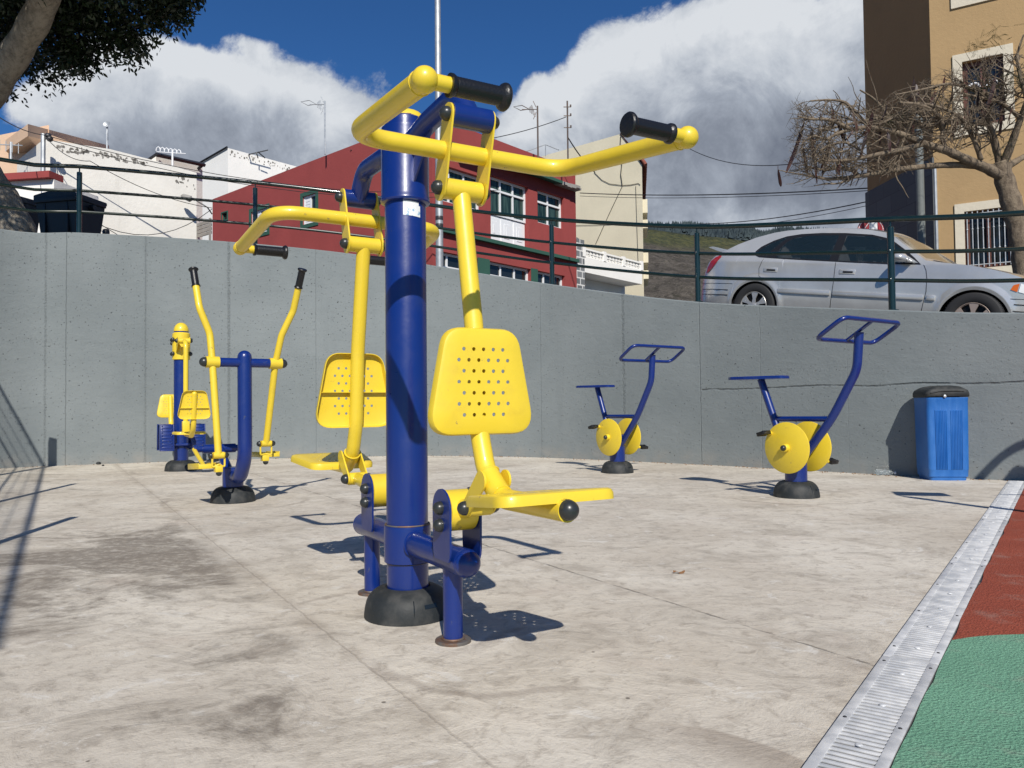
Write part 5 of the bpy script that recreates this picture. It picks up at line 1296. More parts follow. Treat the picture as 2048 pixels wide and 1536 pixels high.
            mb.add([(v.x, (off(v.x, v.y)-lift) if not sd else 2*W2-(off(v.x, v.y)-lift), v.y) for v in v2], [tuple(f) for f in f2])
            mb.build(name, mat, parent, 60)
    wout = [(-.11, .685), (-.126, .741), (-.074, .81), (.067, .898), (.22, .958), (.405, .990), (.685, 1.003), (.994, .998), (1.342, .972), (1.531, .928), (1.66, .872), (1.844, .758), (1.961, .675), (2.06, .595), (1.708, .592), (1.024, .612), (.458, .632), (.163, .646), (-.03, .656)]
    tr = patch('window_trim', wout, TRIMB, body, .004, holes=list(PAN.values()), dense=.05)
    for nm, pts in PAN.items(): patch(nm, pts, TINT, body, .003)
    def strip(name, path, w, mat, lift=.006, both=True, z_t=.0):
        mb = MB()
        for sd in ((0, 1) if both else (0,)):
            P_ = []
            for (a, b) in zip(path[:-1], path[1:]):
                for k in range(6): P_.append((a[0]+(b[0]-a[0])*k/6, a[1]+(b[1]-a[1])*k/6))
            P_.append(path[-1]); mb.tube([(p[0], (off(*p)-lift+w*.7) if not sd else 2*W2-(off(*p)-lift+w*.7), p[1]) for p in P_], w, 6)
        return mb.build(name, mat, body)
    for path in ([(1.055, .602), (1.069, .364), (1.061, -.10)], [(2.09, .59), (2.125, .53), (2.149, .44), (2.162, .291), (2.12, -.10)], [(.05, .640), (.014, .504), (.033, .403), (.12, .352)], [(-.62, .72), (-.70, .66)], [(-.98, .285), (-.36, .285)], [(3.40, .265), (2.99, .255)]):
        strip('panel_gap', path, .0035, TRIMB, .003)
    for sd in (0, 1):
        for a, b in ((.331, 1.045), (1.078, 2.145), (2.175, 2.27)):
            y0 = off((a+b)/2, .225)-.008; y = y0 if not sd else 2*W2-y0; mb = MB(); mb.box(((a+b)/2, y, .222), (b-a, .022, .062), None, .010)
            mb.build('side_moulding', CARP, body, 40)
    for c in (.185, 1.22):
        for sd in (0, 1):
            y0 = off(c, .49); y = y0 if not sd else 2*W2-y0; mb = MB(); mb.box((c, y, .488), (.20, .016, .062), None, .007); h = mb.build('door_handle', CARP, body, 40)
            mb = MB(); mb.box((c+.012, y+(-.008 if not sd else .008), .486), (.125, .006, .022), None, .002); mb.build('handle_recess', TRIMB, h)
    for sd in (0, 1):
        g = lambda y: y if not sd else 2*W2-y
        mb = MB(); bm = bmesh.new(); bmesh.ops.create_uvsphere(bm, u_segments=20, v_segments=12, radius=1); bm.verts.index_update()
        mb.add([(1.865+.085*v.co.x*(1-.15*v.co.z), g(-.085+.105*v.co.y), .655+.062*v.co.z*(1 if v.co.z > 0 else .85)) for v in bm.verts], [tuple(v.index for v in f.verts) for f in bm.faces]); bm.free()
        mb.prism([(1.87, .60), (1.90, .69), (2.05, .595)], (0, g(.035), 0), (1, 0, 0), (0, 0, 1), (0, g(.05)-g(.035), 0)); mb.box((1.93, g(.0), .63), (.08, .11, .04), None, .012); mb.build('wing_mirror', CARP, body, 60)
    patch('tail_lamp', [(-.895, .425), (-.885, .51), (-.83, .60), (-.76, .655), (-.66, .69), (-.645, .66), (-.70, .575), (-.77, .50), (-.84, .445)], REDL, body, .010)
    patch('headlamp', [(3.05, .33), (3.06, .42), (3.25, .37), (3.34, .30), (3.30, .27)], PVC, body, .008); patch('turn_lamp', [(2.98, .35), (3.0, .40), (3.05, .42), (3.04, .33)], ORL, body, .008)
    mb = MB(); mb.prism([(-.93, .80), (-.86, .812), (-.72, .775), (-.60, .745), (-.62, .725), (-.75, .745)], (0, .17, 0), (1, 0, 0), (0, 0, 1), (0, 2*W2-.34, 0)); mb.build('spoiler', CARP, body, 50)
    mb = MB()
    for z in (.20, .13):
        mb.tube([(s_, off(s_, z)-.004, z) for s_ in (-.95, -.8, -.6, -.42)], .005, 6); mb.tube([(s_, off(s_, z)-.004, z+.0) for s_ in (3.03, 3.15, 3.28, 3.36)], .005, 6)
    mb.build('bumper_groove', TRIMB, body)
    mb = MB(); mb.tube([(2.02, .20, .672), (2.12, .45, .665), (2.16, .8, .668), (2.14, 1.25, .672)], .012, 6); mb.box((2.13, .85, .655), (.10, 1.1, .012)); mb.build('wipers', TRIMB, body)
    mb = MB(); mb.box((-.02+.0, .85, .13), (.72, 1.25, .42)); mb.box((WB, .85, .13), (.72, 1.25, .42)); mb.box((.9, .85, .10), (2.6, 1.5, .5)); mb.box((1.85, .85, .45), (.25, 1.4, .25)); mb.box((-.2, .85, .5), (.5, 1.2, .2)); mb.box((1.33, .85, -.06), (2.9, 1.3, .08)); mb.build('underbody', TRIMB, body)
    for c, hm in ((0, HUB), (WB, HUBD)):
        for y, q in ((.015, -1), (1.685, 1)):
            wh = bpy.data.objects.new('wheel', None); COL.objects.link(wh); wh.parent = t; wh.location = (c, y, 0)
            prof = [(.195, 0), (.215, -.012), (.262, -.016), (.292, -.008), (.305, .012), (.309, .05), (.309, .14), (.30, .175), (.26, .185), (.195, .18)]
            mb = MB(); mb.lathe(prof, (0, 0, 0), (0, -q, 0), 48, capa=False, capb=False)
            for k in range(60):
                a_ = 2*math.pi*k/60; mb.box((math.cos(a_)*.3085, -q*.095, math.sin(a_)*.3085), (.006, .15, .012), Matrix.Rotation(-a_, 3, 'Y'))
            mb.build('tyre', TYRE, wh, 40)
            mb = MB(); mb.lathe([(.197, .0), (.192, -.006), (.182, .004), (.178, .012)], (0, 0, 0), (0, -q, 0), 40, capa=False, capb=False)
            mb.lathe([(.050, .012), (.046, -.002), (.034, -.008), (.001, -.010)], (0, 0, 0), (0, -q, 0), 24, capa=False)
            for k in range(6):
                a_ = 2*math.pi*k/6+math.pi/6; R = Matrix.Rotation(-a_, 3, 'Y')
                out = rrect([(.03, -.028), (.10, -.020), (.186, -.052), (.186, .052), (.10, .020), (.03, .028)], .012, 3)
                mb.prism(out, (0, -q*-.001, 0), R@Vector((1, 0, 0)), R@Vector((0, 0, 1)), (0, -q*.012, 0))
            mb.build('hubcap', hm, wh, 30)
            mb = MB(); mb.lathe([(.18, .03), (.001, .03)], (0, 0, 0), (0, -q, 0), 30); mb.build('wheel_disc', TRIMB, wh)
    # seats seen through the glass
    for s_, y in ((1.0, .42), (1.0, 1.28), (.22, .42), (.22, 1.28)):
        mb = MB(); Rm = Matrix.Rotation(rad(-14), 3, 'Y')
        mb.box((s_, y, .58), (.13, .46, .56), Rm, .05); mb.box((s_-.09, y, .87), (.09, .25, .16), Rm, .04); mb.build('seat', SEATM, t, 50)
    mb = MB(); mb.torus((1.55, .45, .60), (.9, 0, .4), .18, .014, 30, 8); mb.build('steering_wheel', TRIMB, t)
    return t
TINT2 = DARKG
car()

# ------------------------------------------------------------------ waste containers, road sign, poles
def street_z(x, y):
    best = min(range(len(WC)), key=lambda i: (WC[i].x-x)**2+(WC[i].y-y)**2); return WC[best].z-.16
PGREY = plaster('grey_green_metal', (.16, .175, .17), .1, (.08, .085, .08), .3, 3, rough=.5)
CONT = material('dark_container_plastic', None, (.016, .020, .026), .5)
def container(px, Y, w_, rz, label):
    ztop = at(px, 392, Y).z; x = at(px, 392, Y).x; t = thing('waste_container', label, 'waste container', (x, Y, ztop-1.12), rz, 'dark waste containers')
    mb = MB(); h = 1.0; lo, hi_ = .78, 1.0; d = .70
    vs = [(sx*w_/2*f, sy*d/2*f, z) for f, z in ((lo, .12), (hi_, h)) for sx, sy in ((-1, -1), (1, -1), (1, 1), (-1, 1))]
    mb.add(vs, [(3, 2, 1, 0), (4, 5, 6, 7), (0, 1, 5, 4), (1, 2, 6, 5), (2, 3, 7, 6), (3, 0, 4, 7)]); mb.box((0, -d/2, h-.03), (w_*1.04, .06, .09), None, .01); mb.box((0, 0, h-.02), (w_*1.05, d*1.02, .05), None, .01)
    for k in (-.28, .28): mb.box((k*w_, -d/2*.93, .6), (.035, .05, .75), None, .01)
    mb.build('container_body', CONT, t, 30)
    mb = MB(); lid = [(-w_/2*1.05, h), (-w_/2*1.05, h+.055)]+[(-w_/2*1.0+w_*k/12, h+.065+.055*math.sin(math.pi*k/12)) for k in range(13)]+[(w_/2*1.05, h+.05), (w_/2*1.05, h)]
    mb.prism(lid, (0, -d/2-.02, 0), (1, 0, 0), (0, 0, 1), (0, d+.04, 0)); mb.build('lid', CONT, t, 30)
    for k in (-1, 1):
        mb = MB(); mb.lathe([(.05, -.06), (.05, .06)], (k*w_*.53, -.0, h-.12), (1, 0, 0), 14); mb.build('lifting_pin', CONT, t)
    for sx in (-.33, .33):
        for sy in (-.22, .22): mb = MB(); mb.lathe([(.09, -.025), (.09, .025)], (sx*w_, sy, .09), (1, 0, 0), 18); mb.build('wheel', CONT, t)
container(142, 13.6, .82, rad(-12), 'dark wheeled waste container standing alone between the railing posts and the white wall')
container(24, 14.2, .62, rad(-18), 'dark waste container half hidden behind the leaning tree trunk')
# no-entry style round sign seen over the car roof
SRED = material('sign_red', None, (.30, .015, .02), .4); SWH = material('sign_white', None, (.78, .78, .78), .4)
Ys = 12.6; c = at(1741, 462, Ys); t = thing('road_sign', 'round red and white road sign showing just above the car roof', 'road sign', (c.x, c.y, street_z(c.x, c.y-1.5)))
hz = c.z-t.location.z; rr = .22
mb = MB(); mb.lathe([(.03, 0), (.03, hz)], (0, .03, 0), n=12); mb.build('post', GALV, t)
mb = MB(); mb.lathe([(rr, 0), (rr, .012), (rr-.01, .014), (.001, .014)], (0, 0, hz), (.0, -1, 0), 40); mb.build('sign_plate', SRED, t)
mb = MB(); mb.torus((0, -.015, hz), (0, 1, 0), rr-.018, .006, 40); mb.tube([(-.14, -.017, hz-.05), (-.10, -.017, hz+.04), (-.02, -.017, hz+.15)], .006, 6); mb.build('ring', SWH, t)
mb = MB(); mb.box((.04, -.018, hz+.09), (.13, .006, .16)); mb.build('white_panel', SWH, t)
# lamp post behind the railing
Yp = 15.0; c = at(879, 500, Yp); t = thing('lamp_post', 'tall thin galvanised lamp post rising in front of the red house', 'lamp post', (c.x, c.y, 2.4))
mb = MB(); mb.lathe([(.075, 0), (.073, 2.5), (.058, 6.0), (.045, 9.5)], n=20); mb.build('pole', GALV, t)
mb = MB()
for py in (437, 452): z = at(879, py, Yp).z-2.4; mb.lathe([(.074, z-.04), (.076, z-.035), (.076, z+.035), (.074, z+.04)], n=20)
mb.build('band', IRON, t)
mb = MB(); mb.tube(bend([(0, 0, 9.4), (0, -.1, 9.9), (.2, -1.0, 10.2)], .3), .03, 10); mb.box((.24, -1.25, 10.22), (.2, .6, .1), None, .03); mb.build('lamp_head', GALV, t)
# dark post in front of the building
Yp = 13.6; c = at(1843, 480, Yp); t = thing('street_pole', 'grey steel street pole in front of the dark stone cladding, crossed by bare branches', 'pole', (c.x, c.y, 1.2))
mb = MB(); z = at(1838, 235, Yp).z-1.2; mb.lathe([(.07, 0), (.065, z)], n=18); mb.ball((0, 0, z), .065, half=True, n=16); mb.build('pole', PGREY, t)
mb = MB(); mb.lathe([(.072, .9), (.074, .905), (.074, .98), (.072, .985)], n=18); mb.build('band', IRON, t)
# small wall lamp beside the white gable house
t = thing('wall_lamp', 'small street lamp on a thin arm at the left edge of the red house', 'street lamp')
p = [at(424, 428, 21.5), at(415, 415, 21.3), at(391, 400, 21.2), at(380, 396, 21.2)]; mb = MB(); mb.tube(p, .018, 8); mb.build('arm', IRON, t)
mb = MB(); a_, b_ = at(384, 399, 21.2), at(362, 391, 21.2); mb.tube([a_, a_.lerp(b_, .15), a_.lerp(b_, .8), b_], [.04, .09, .07, .02], 12); mb.build('lamp_head', GREYP, t)
# small bollard top
c = at(212, 466, 12.5); mb = MB(); mb.lathe([(.055, -.7), (.055, .03), (.045, .055), (.02, .065), (.001, .066)], c, n=14); tag(mb.build('bollard', CONT), 'small black bollard top peeping over the grey wall', 'bollard')
# aerials
def aerial(px, y0, y1, Y, label, kind, mat=None):
    a, b = at(px, y1, Y), at(px-1, y0, Y); t = thing('roof_aerial', label, 'aerial', a, 0)
    h = b.z-a.z; mb = MB(); mb.cyl((0, 0, -.3), (0, 0, h), .03, 8); mb.build('mast', mat or GALV, t)
    mb = MB()
    if kind == 'yagi':
        z = h-.12; s = 24/1540*Y/ .5
        mb.tube([(0, 0, z), (-.55, .05, z+.02)], .014, 6); rh = [(-.35, 0, z+.02), (-.62, .02, z+.16), (-.95, .05, z+.10), (-.62, .02, z-.06)]
        rh = [(-.30, 0, z+.01), (-.55, 0, z+.15), (-.85, 0, z+.10), (-.60, 0, z-.03), (-.30, 0, z+.01)]; mb.tube(rh, .014, 6)
        for k in range(4): mb.tube([(-.08-.06*k, 0, z-.26+.05*k), (-.20-.03*k, .1, z+.20-.03*k)], .011, 5)
        mb.tube([(-.15, 0, z-.35), (-.05, 0, z-.1)], .012, 5); mb.tube([(-.15, 0, z+.3), (-.05, 0, z+.08)], .012, 5)
    elif kind == 'dish':
        mb.lathe([(.001, 0), (.06, .012), (.11, .04)], (0, 0, h), (0, -1, .3), 16, capb=False); mb.box((0, 0, h*.45), (.05, .05, .25))
    elif kind == 'spiral':
        for k in range(6): a0 = k/6*2.4*math.pi; mb.tube([(-.45+.13*k+.07*math.cos(q), 0, h-.02+.13*math.sin(q)-.02*k) for q in (0, .8, 1.6, 2.4, 3.14)], .016, 5)
        mb.tube([(-.5, 0, h-.05), (.42, 0, h-.12)], .014, 5)
    elif kind == 'pole':
        for zz in (.55, .75, .9): mb.tube([(-.14, 0, h*zz), (.14, 0, h*zz)], .018, 5); mb.lathe([(.03, 0), (.03, .08)], (.12, 0, h*zz), n=8)
        mb.tube([(.0, -.02, h*.2), (.02, -.04, h*.9)], .012, 5)
    elif kind == 'comb':
        mb.tube([(-.5, 0, h*.75), (.3, 0, h*.55)], .015, 5)
        for k in range(5): mb.tube([(-.45+.16*k, 0, h*.72-.03*k-.12), (-.45+.16*k, 0, h*.72-.03*k+.14)], .011, 5)
    mb.build('aerial_head', mat or GALV, t); return t
aerial(650, 202, 292, 27, 'thin roof mast with a small diamond aerial, above the left slope of the red house', 'yagi')
aerial(1076, 212, 306, 27, 'rusty roof mast with a diamond aerial, right of the black-gripped handlebar', 'yagi', RUST)
aerial(1136, 202, 320, 28, 'brown rusty pole carrying cables between the red and the cream house', 'pole', RUST)
aerial(214, 250, 292, 24, 'slim mast with a small round dish above the long white wall', 'dish')
aerial(345, 300, 328, 24, 'pale curly aerial on the low roof between the white houses', 'spiral', PVC)
aerial(22, 284, 300, 19.5, 'small comb aerial beside the peach house roof', 'comb')
t = thing('roof_railing', 'thin white railing on the roof between the red and the cream house', 'railing'); mb = MB()
pp = [at(1052, 303, 29), at(1091, 289, 29.3), at(1118, 300, 29.5)]; mb.tube(pp, .02, 5); mb.build('rail', GALV, t); mb = MB(); mb.cyl(at(1091, 289, 29.3), at(1091, 312, 29.3), .02, 6); mb.build('post', GALV, t)
t = thing('clothes_frame', 'small dark lean-to frame on the parapet of the white gable house', 'frame'); mb = MB()
for a, b in (((497, 309), (536, 300)), ((513, 306), (516, 316)), ((516, 304), (530, 316)), ((500, 308), (497, 312))): mb.tube([at(*a, 36.5), at(*b, 36.9)], .03, 5)
mb.build('bars', IRON, t)
# service pole at the corner of the white house
t = thing('service_mast', 'dark service mast with insulators at the left corner of the long white wall', 'mast', at(86, 358, 18.6)); mb = MB(); h = at(86, 268, 18.6).z-t.location.z; mb.cyl((0, 0, -.5), (.0, 0, h), .055, 8); mb.build('mast', GALV, t)
for (zz, dx) in ((h-.05, .12), (h-.12, .16), (h-1.3, .14), (h-1.36, .06)):
    mb = MB(); mb.ball((dx, 0, zz), .075, n=10); mb.tube([(0, 0, zz), (dx, 0, zz)], .015, 5); mb.build('insulator', IRON, t)
# overhead wires
G_ = 'overhead wires across the sky and houses'
def wire(pts, label, sag, r=.010): cable('overhead_wire', label, pts, r, 'wire', G_, sag=sag)
m0 = at(88, 270, 18.5); m1 = at(88, 372, 18.4)
wire([at(-60, 190, 14), m0], 'wire rising from the left frame edge past the tree trunk to the corner mast', .15)
wire([m0, at(1000, 380, 23.0)], 'upper wire from the white wall corner mast across the red house', .55, .009)
wire([m0+Vector((0, .1, -.06)), at(1000, 386, 23.1)], 'second wire across the red house, just under the upper wire from the corner mast', .62, .009)
wire([m1, at(424, 418, 21.6)], 'slack wire sweeping down the long white wall to the small wall lamp', .95)
wire([m0, at(180, 322, 18.2), at(424, 416, 21.6)], 'slanting wire crossing the long white wall to the wall lamp', .18, .009)
wire([m1, at(236, 470, 17.4)], 'wire dropping steeply across the white wall behind the waste container', .03, .008)
wire([at(700, 300, 26.5), at(930, 285, 26.5), at(1132, 234, 28)], 'wire from the red house roof up to the brown rusty pole', .12, .014)
wire([at(1136, 275, 28), at(1190, 345, 28.8)], 'wire dropping from the brown rusty pole to the cream gable', .10, .022)
wire([at(1380, 298, 26), at(1600, 326, 17)], 'dark wire in front of the grey cloud, highest of those left of the brown building', .25, .011)
for k, (a, b) in enumerate((((1160, 386, 27), (1740, 376, 18.7)), ((1160, 392, 27), (1740, 381, 18.7)), ((1400, 448, 26), (1740, 402, 18.7)), ((1400, 458, 26), (1740, 410, 18.7)))):
    wire([at(*a), at(*b)], ('upper of the two parallel wires left of the brown building, crossing the cream gable', 'lower of the two parallel wires left of the brown building, crossing the cream gable', 'rising wire over the hillside ending at the brown building, upper of two', 'rising wire over the hillside ending at the brown building, lower of two')[k], .12, (.016, .009, .014, .008)[k])

# ------------------------------------------------------------------ court fence and posts just outside the frame (they cast the shadows on the left)
f0 = Vector((-.97, -1.45, 0)); fd = Vector((-.507, .862, 0)); HT = 3.0
cf = thing('court_mesh_fence', 'tall grey wire mesh court fence along the left side of the court', 'fence', f0)
mb = MB(); L = 11.0
for z, r in ((HT, .017), (HT-.62, .009), (HT*.5, .010)): mb.cyl(Vector((0, 0, z)), fd*L+Vector((0, 0, z)), r, 8)
mb.build('rail', GALV, cf)
mb = MB()
for k in range(int(L/.055)): p = fd*(k*.055); mb.cyl(p+Vector((0, 0, 1.0)), p+Vector((0, 0, HT)), .0022, 4)
for z in (2.15, 2.35, 2.55, 2.75): mb.cyl(Vector((0, 0, z)), fd*L+Vector((0, 0, z)), .004, 4)
for k in range(int(L/.09)): p = fd*(k*.09); mb.cyl(p+Vector((0, 0, HT-.07)), p+fd*.03+Vector((0, 0, HT-.005)), .0035, 4)
mb.build('mesh_panel', GALV, cf)
for tip, lab in (((-2.89, 5.08), 'steel post standing nearest on the left edge of the court'), ((-4.20, 7.40), 'steel post standing second on the left edge of the court'), (None, 'steel post standing nearest the wall on the left edge of the court')):
    h = 1.36; k = h/math.tan(SUN_EL); b = Vector((tip[0], tip[1], 0))+SUN_DIR*k if tip else Vector((-5.61, 8.17, 0))
    w_ = .055 if tip else .085
    if not tip: h = 1.65
    mb = MB(); mb.box((b.x, b.y, h/2), (w_, w_, h), None, .004); tag(mb.build('steel_post', GREENP), lab, 'post', 'steel posts along the left edge of the court')
# unseen stand-in for a gym machine at the right, shaped for its shadows
sh = 1/math.tan(SUN_EL)
def src(x, y, h): return Vector((x, y, 0))+SUN_DIR*(h*sh)+Vector((0, 0, h))
t = thing('offscreen_shadow_caster', 'unseen dark bars and plates standing in for a gym machine, shaped to cast its shadows at the right', 'shadow caster')
p1 = src(2.88, 5.80, 1.35)
def wsrc(px, py, k=3.0):
    j_ = wall_s(px)[2]; return at(px, py, WC[j_].y)+sun_vec*k
q = [wsrc(1955, 962), wsrc(1975, 940), wsrc(1998, 919), wsrc(2024, 903), wsrc(2050, 893)]; q += [q[-1]+Vector((.5, -.2, .16)), q[-1]+Vector((1.1, -.5, .1)), q[-1]+Vector((1.5, -.7, -1.2)), Vector((q[-1].x+1.6, q[-1].y-.7, 0))]
mb = MB(); mb.tube(catmull(q, 5), .034, 10); mb.build('arch', IRON, t)
q = [wsrc(2006, 960, 2.6), wsrc(2020, 940, 2.6), wsrc(2036, 929, 2.6), wsrc(2056, 926, 2.6), wsrc(2090, 940, 2.6), wsrc(2090, 975, 2.6), wsrc(2010, 975, 2.6)]
o_ = q[0]; mb = MB(); mb.add(q+[p+Vector((0, -.03, 0)) for p in q], [tuple(range(7)), tuple(range(13, 6, -1))]+[(k, (k+1) % 7, 7+(k+1) % 7, 7+k) for k in range(7)]); mb.build('side_plate', IRON, t)
mb = MB(); a_ = p1; b__ = Vector((a_.x+.30, a_.y-.6, .9)); mb.tube([a_, a_+Vector((.04, -.12, -.02)), b__, (b__.x+.3, b__.y-.6, 0)], [.004, .04, .035, .035], 8); mb.prism([(0, 0), (.36, .03), (.42, -.10), (.10, -.16)], a_+Vector((0, 0, -.01)), (1, -.1, 0), (0, -.5, -.8), (0, .02, .01)); mb.build('panel', IRON, t)
mb = MB(); a_ = src(3.55, 5.75, 1.2); mb.tube([a_, a_+Vector((.3, -.1, 0)), a_+Vector((1.2, -.3, -.2)), (a_.x+1.2, a_.y-.3, 0)], [.004, .03, .035, .035], 8); mb.build('bar', IRON, t)

# ------------------------------------------------------------------ trees
def _bark(c1, c2, c3):
    def fn(nt, b):
        p = geopos(nt); n_ = nt.noise(nt.scale(p, 1, 1, .5), 14, 7, .7); f = nt.noise(p, 60, 4, .7); rg = nt.noise(nt.scale(p, .6, .6, 3.5), 5, 4, .6)
        c = nt.mix(nt.map(n_, .32, .62), c1, c2); c = nt.mix(nt.map(f, .55, .75, 0, .6), c, c3)
        setp(nt, b, 'Base Color', c); nt.put(b.inputs['Normal'], nt.bump(nt.m('ADD', nt.m('ADD', n_, nt.m('MULTIPLY', f, .5)), nt.m('MULTIPLY', rg, .6)), .03, .9))
    return fn
BARK1 = material('ficus_bark', _bark((.19, .165, .13), (.36, .315, .25), (.08, .07, .055)), rough=.9, spec=.2)
BARK2 = material('flame_tree_bark', _bark((.12, .092, .068), (.24, .19, .135), (.06, .045, .035)), rough=.9, spec=.2)
def _leaf(c1, c2):
    def fn(nt, b):
        o = nt.noise(geopos(nt), 3.3, 3, .6); setp(nt, b, 'Base Color', nt.mix(nt.map(o, .35, .65), c1, c2))
    return fn
LEAF = material('dark_glossy_leaf', _leaf((.009, .018, .007), (.020, .038, .012)), rough=.45)
LEAF2 = material('feathery_leaf', _leaf((.05, .085, .02), (.09, .12, .035)), rough=.6)
POD = material('seed_pod', _leaf((.018, .008, .007), (.060, .020, .014)), rough=.5)
def leafcard(mb, p, d, w_, l, up):
    s = d.cross(up); s = s.normalized() if s.length > 1e-3 else Vector((1, 0, 0)); nn_ = s.cross(d)
    mb.add([p, p+d*l*.35+s*w_*.5+nn_*w_*.12, p+d*l*.75+s*w_*.38, p+d*l, p+d*l*.75-s*w_*.38, p+d*l*.35-s*w_*.5+nn_*w_*.12], [(0, 1, 2, 3), (0, 3, 4, 5)])
rnd = random.Random(21)
def runit():
    while True:
        v = Vector((rnd.uniform(-1, 1), rnd.uniform(-1, 1), rnd.uniform(-1, 1)))
        if .05 < v.length < 1: return v.normalized()
# --- dense ficus at the left
bp = at(22, 458, 10.9)
t = thing('ficus_tree', 'dense dark-leaved tree with a bowed pale trunk at the left edge', 'tree', (bp.x, bp.y, bp.z-.6))
o0 = Vector(t.location)
tr = [at(30, 520, 10.9), at(25, 458, 10.9), at(-12, 385, 10.8), at(-52, 320, 10.6), at(-58, 250, 10.3), at(-18, 180, 10.0), at(38, 95, 9.7), at(80, 20, 9.4), at(105, -70, 9.1)]
tr = [p-o0 for p in tr]
path = catmull(tr, 6); rr = [.30-.13*min(1, k/(len(path)-1)*1.3) for k in range(len(path))]
mb = MB(); mb.tube(path, [r*(1+.05*math.sin(k*1.3)) for k, r in enumerate(rr)], 22)
top_ = tr[-1]; tips = []
for (px, py, Y) in ((230, -40, 9.6), (330, -60, 9.8), (-120, -120, 9.6), (60, -260, 8.6), (200, -250, 8.0), (-60, -60, 8.2), (150, -60, 10.4)):
    e_ = at(px, py, Y)-o0; mid = top_.lerp(e_, .5)+Vector((0, 0, .25)); mb.tube(catmull([top_+Vector((0, 0, -.2)), mid, e_], 5), [.085-.006*k for k in range(11)], 10); tips.append(e_)
mb.build('trunk', BARK1, t, 180)
mb = MB()
blobs_ = [(110, -35, 10.2, .95, .62), (215, 15, 10.4, .72, .52), (300, -10, 10.3, .62, .50), (345, -50, 10.1, .38, .46), (170, 60, 10.5, .55, .42), (110, 40, 10.6, .7, .55), (-60, 20, 10.6, 1.2, 1.0), (-30, -100, 10.4, 1.6, 1.1), (200, -120, 10.2, 1.3, .9), (60, -220, 9.0, 2.2, 1.2), (40, -340, 7.4, 2.0, 1.2), (260, -240, 9.0, 1.3, .9), (-250, -50, 10.2, 1.7, 1.3), (-200, -300, 8.4, 2.2, 1.4), (20, 90, 11.2, .9, .7), (240, 85, 10.5, .36, .26), (150, 118, 10.5, .26, .18), (335, 5, 10.2, .30, .30)]
for px, py, Y, rx, rz_ in blobs_:
    c = at(px, py, Y)-o0; npz = int(520*rx*rx*rz_**.6)+120; ry = rx*1.15
    for _ in range(npz):
        v = runit()*(rnd.random()**.38); p = c+Vector((v.x*rx, v.y*ry, v.z*rz_)); wq = p+o0
        if wq.z-(10.6-wq.y)/1.24 < 3.25: continue
        for _j in range(5):
            d = (runit()+Vector((0, 0, -.35))+v*.5).normalized(); q = p+runit()*.10; leafcard(mb, q, d, rnd.uniform(.026, .040), rnd.uniform(.065, .10), runit())
for k, (px, py) in enumerate([(370, 25), (380, 12), (362, 55), (384, 50), (345, 75), (300, 112), (318, 90), (268, 110), (232, 118), (196, 135), (150, 140), (140, 150), (180, 128), (80, 122), (340, 20), (290, 100), (250, 100), (215, 120), (165, 135), (120, 108), (355, -5), (378, 38)]):
    c = at(px, py, 10.3)-o0; q = c+Vector((-.25, 0, .28))
    for s_ in range(16):
        f = s_/15; p = q.lerp(c, f); d = (Vector((.4, 0, -.6))+runit()*.9).normalized(); leafcard(mb, p, d, rnd.uniform(.028, .04), rnd.uniform(.07, .10), runit())
mb.build('crown', LEAF, t, smooth=False, fixn=False)
# --- bare flame tree with seed pods at the right
bp = at(2048, 560, 11.6)
t = thing('flame_tree', 'nearly bare spreading tree with long hanging seed pods in front of the tan building', 'tree', (bp.x, bp.y, 1.2)); o0 = Vector(t.location)
def Q(px, py, Y=11.6): return at(px, py, Y)-o0
mbT = MB(); mbW = MB(); seg = []   # seg: skeleton points for twigs
def limb(pts, r0, r1, n=5, m=14, mb=None, rec=True):
    path = catmull([Q(*p) for p in pts], n); L_ = len(path); rr = [r0+(r1-r0)*k/(L_-1) for k in range(L_)]
    rr = [r*(1+.07*math.sin(k*2.1)) for k, r in enumerate(rr)]; (mb or mbT).tube(path, rr, m)
    if rec: seg.extend((path[k], (path[min(k+1, L_-1)]-path[k-1]).normalized(), rr[k]) for k in range(1, L_))
    return path
limb([(2062, 760, 11.6), (2052, 560, 11.6), (2040, 470), (2024, 410), (2006, 350), (1999, 325)], .175, .12, rec=False, m=20)
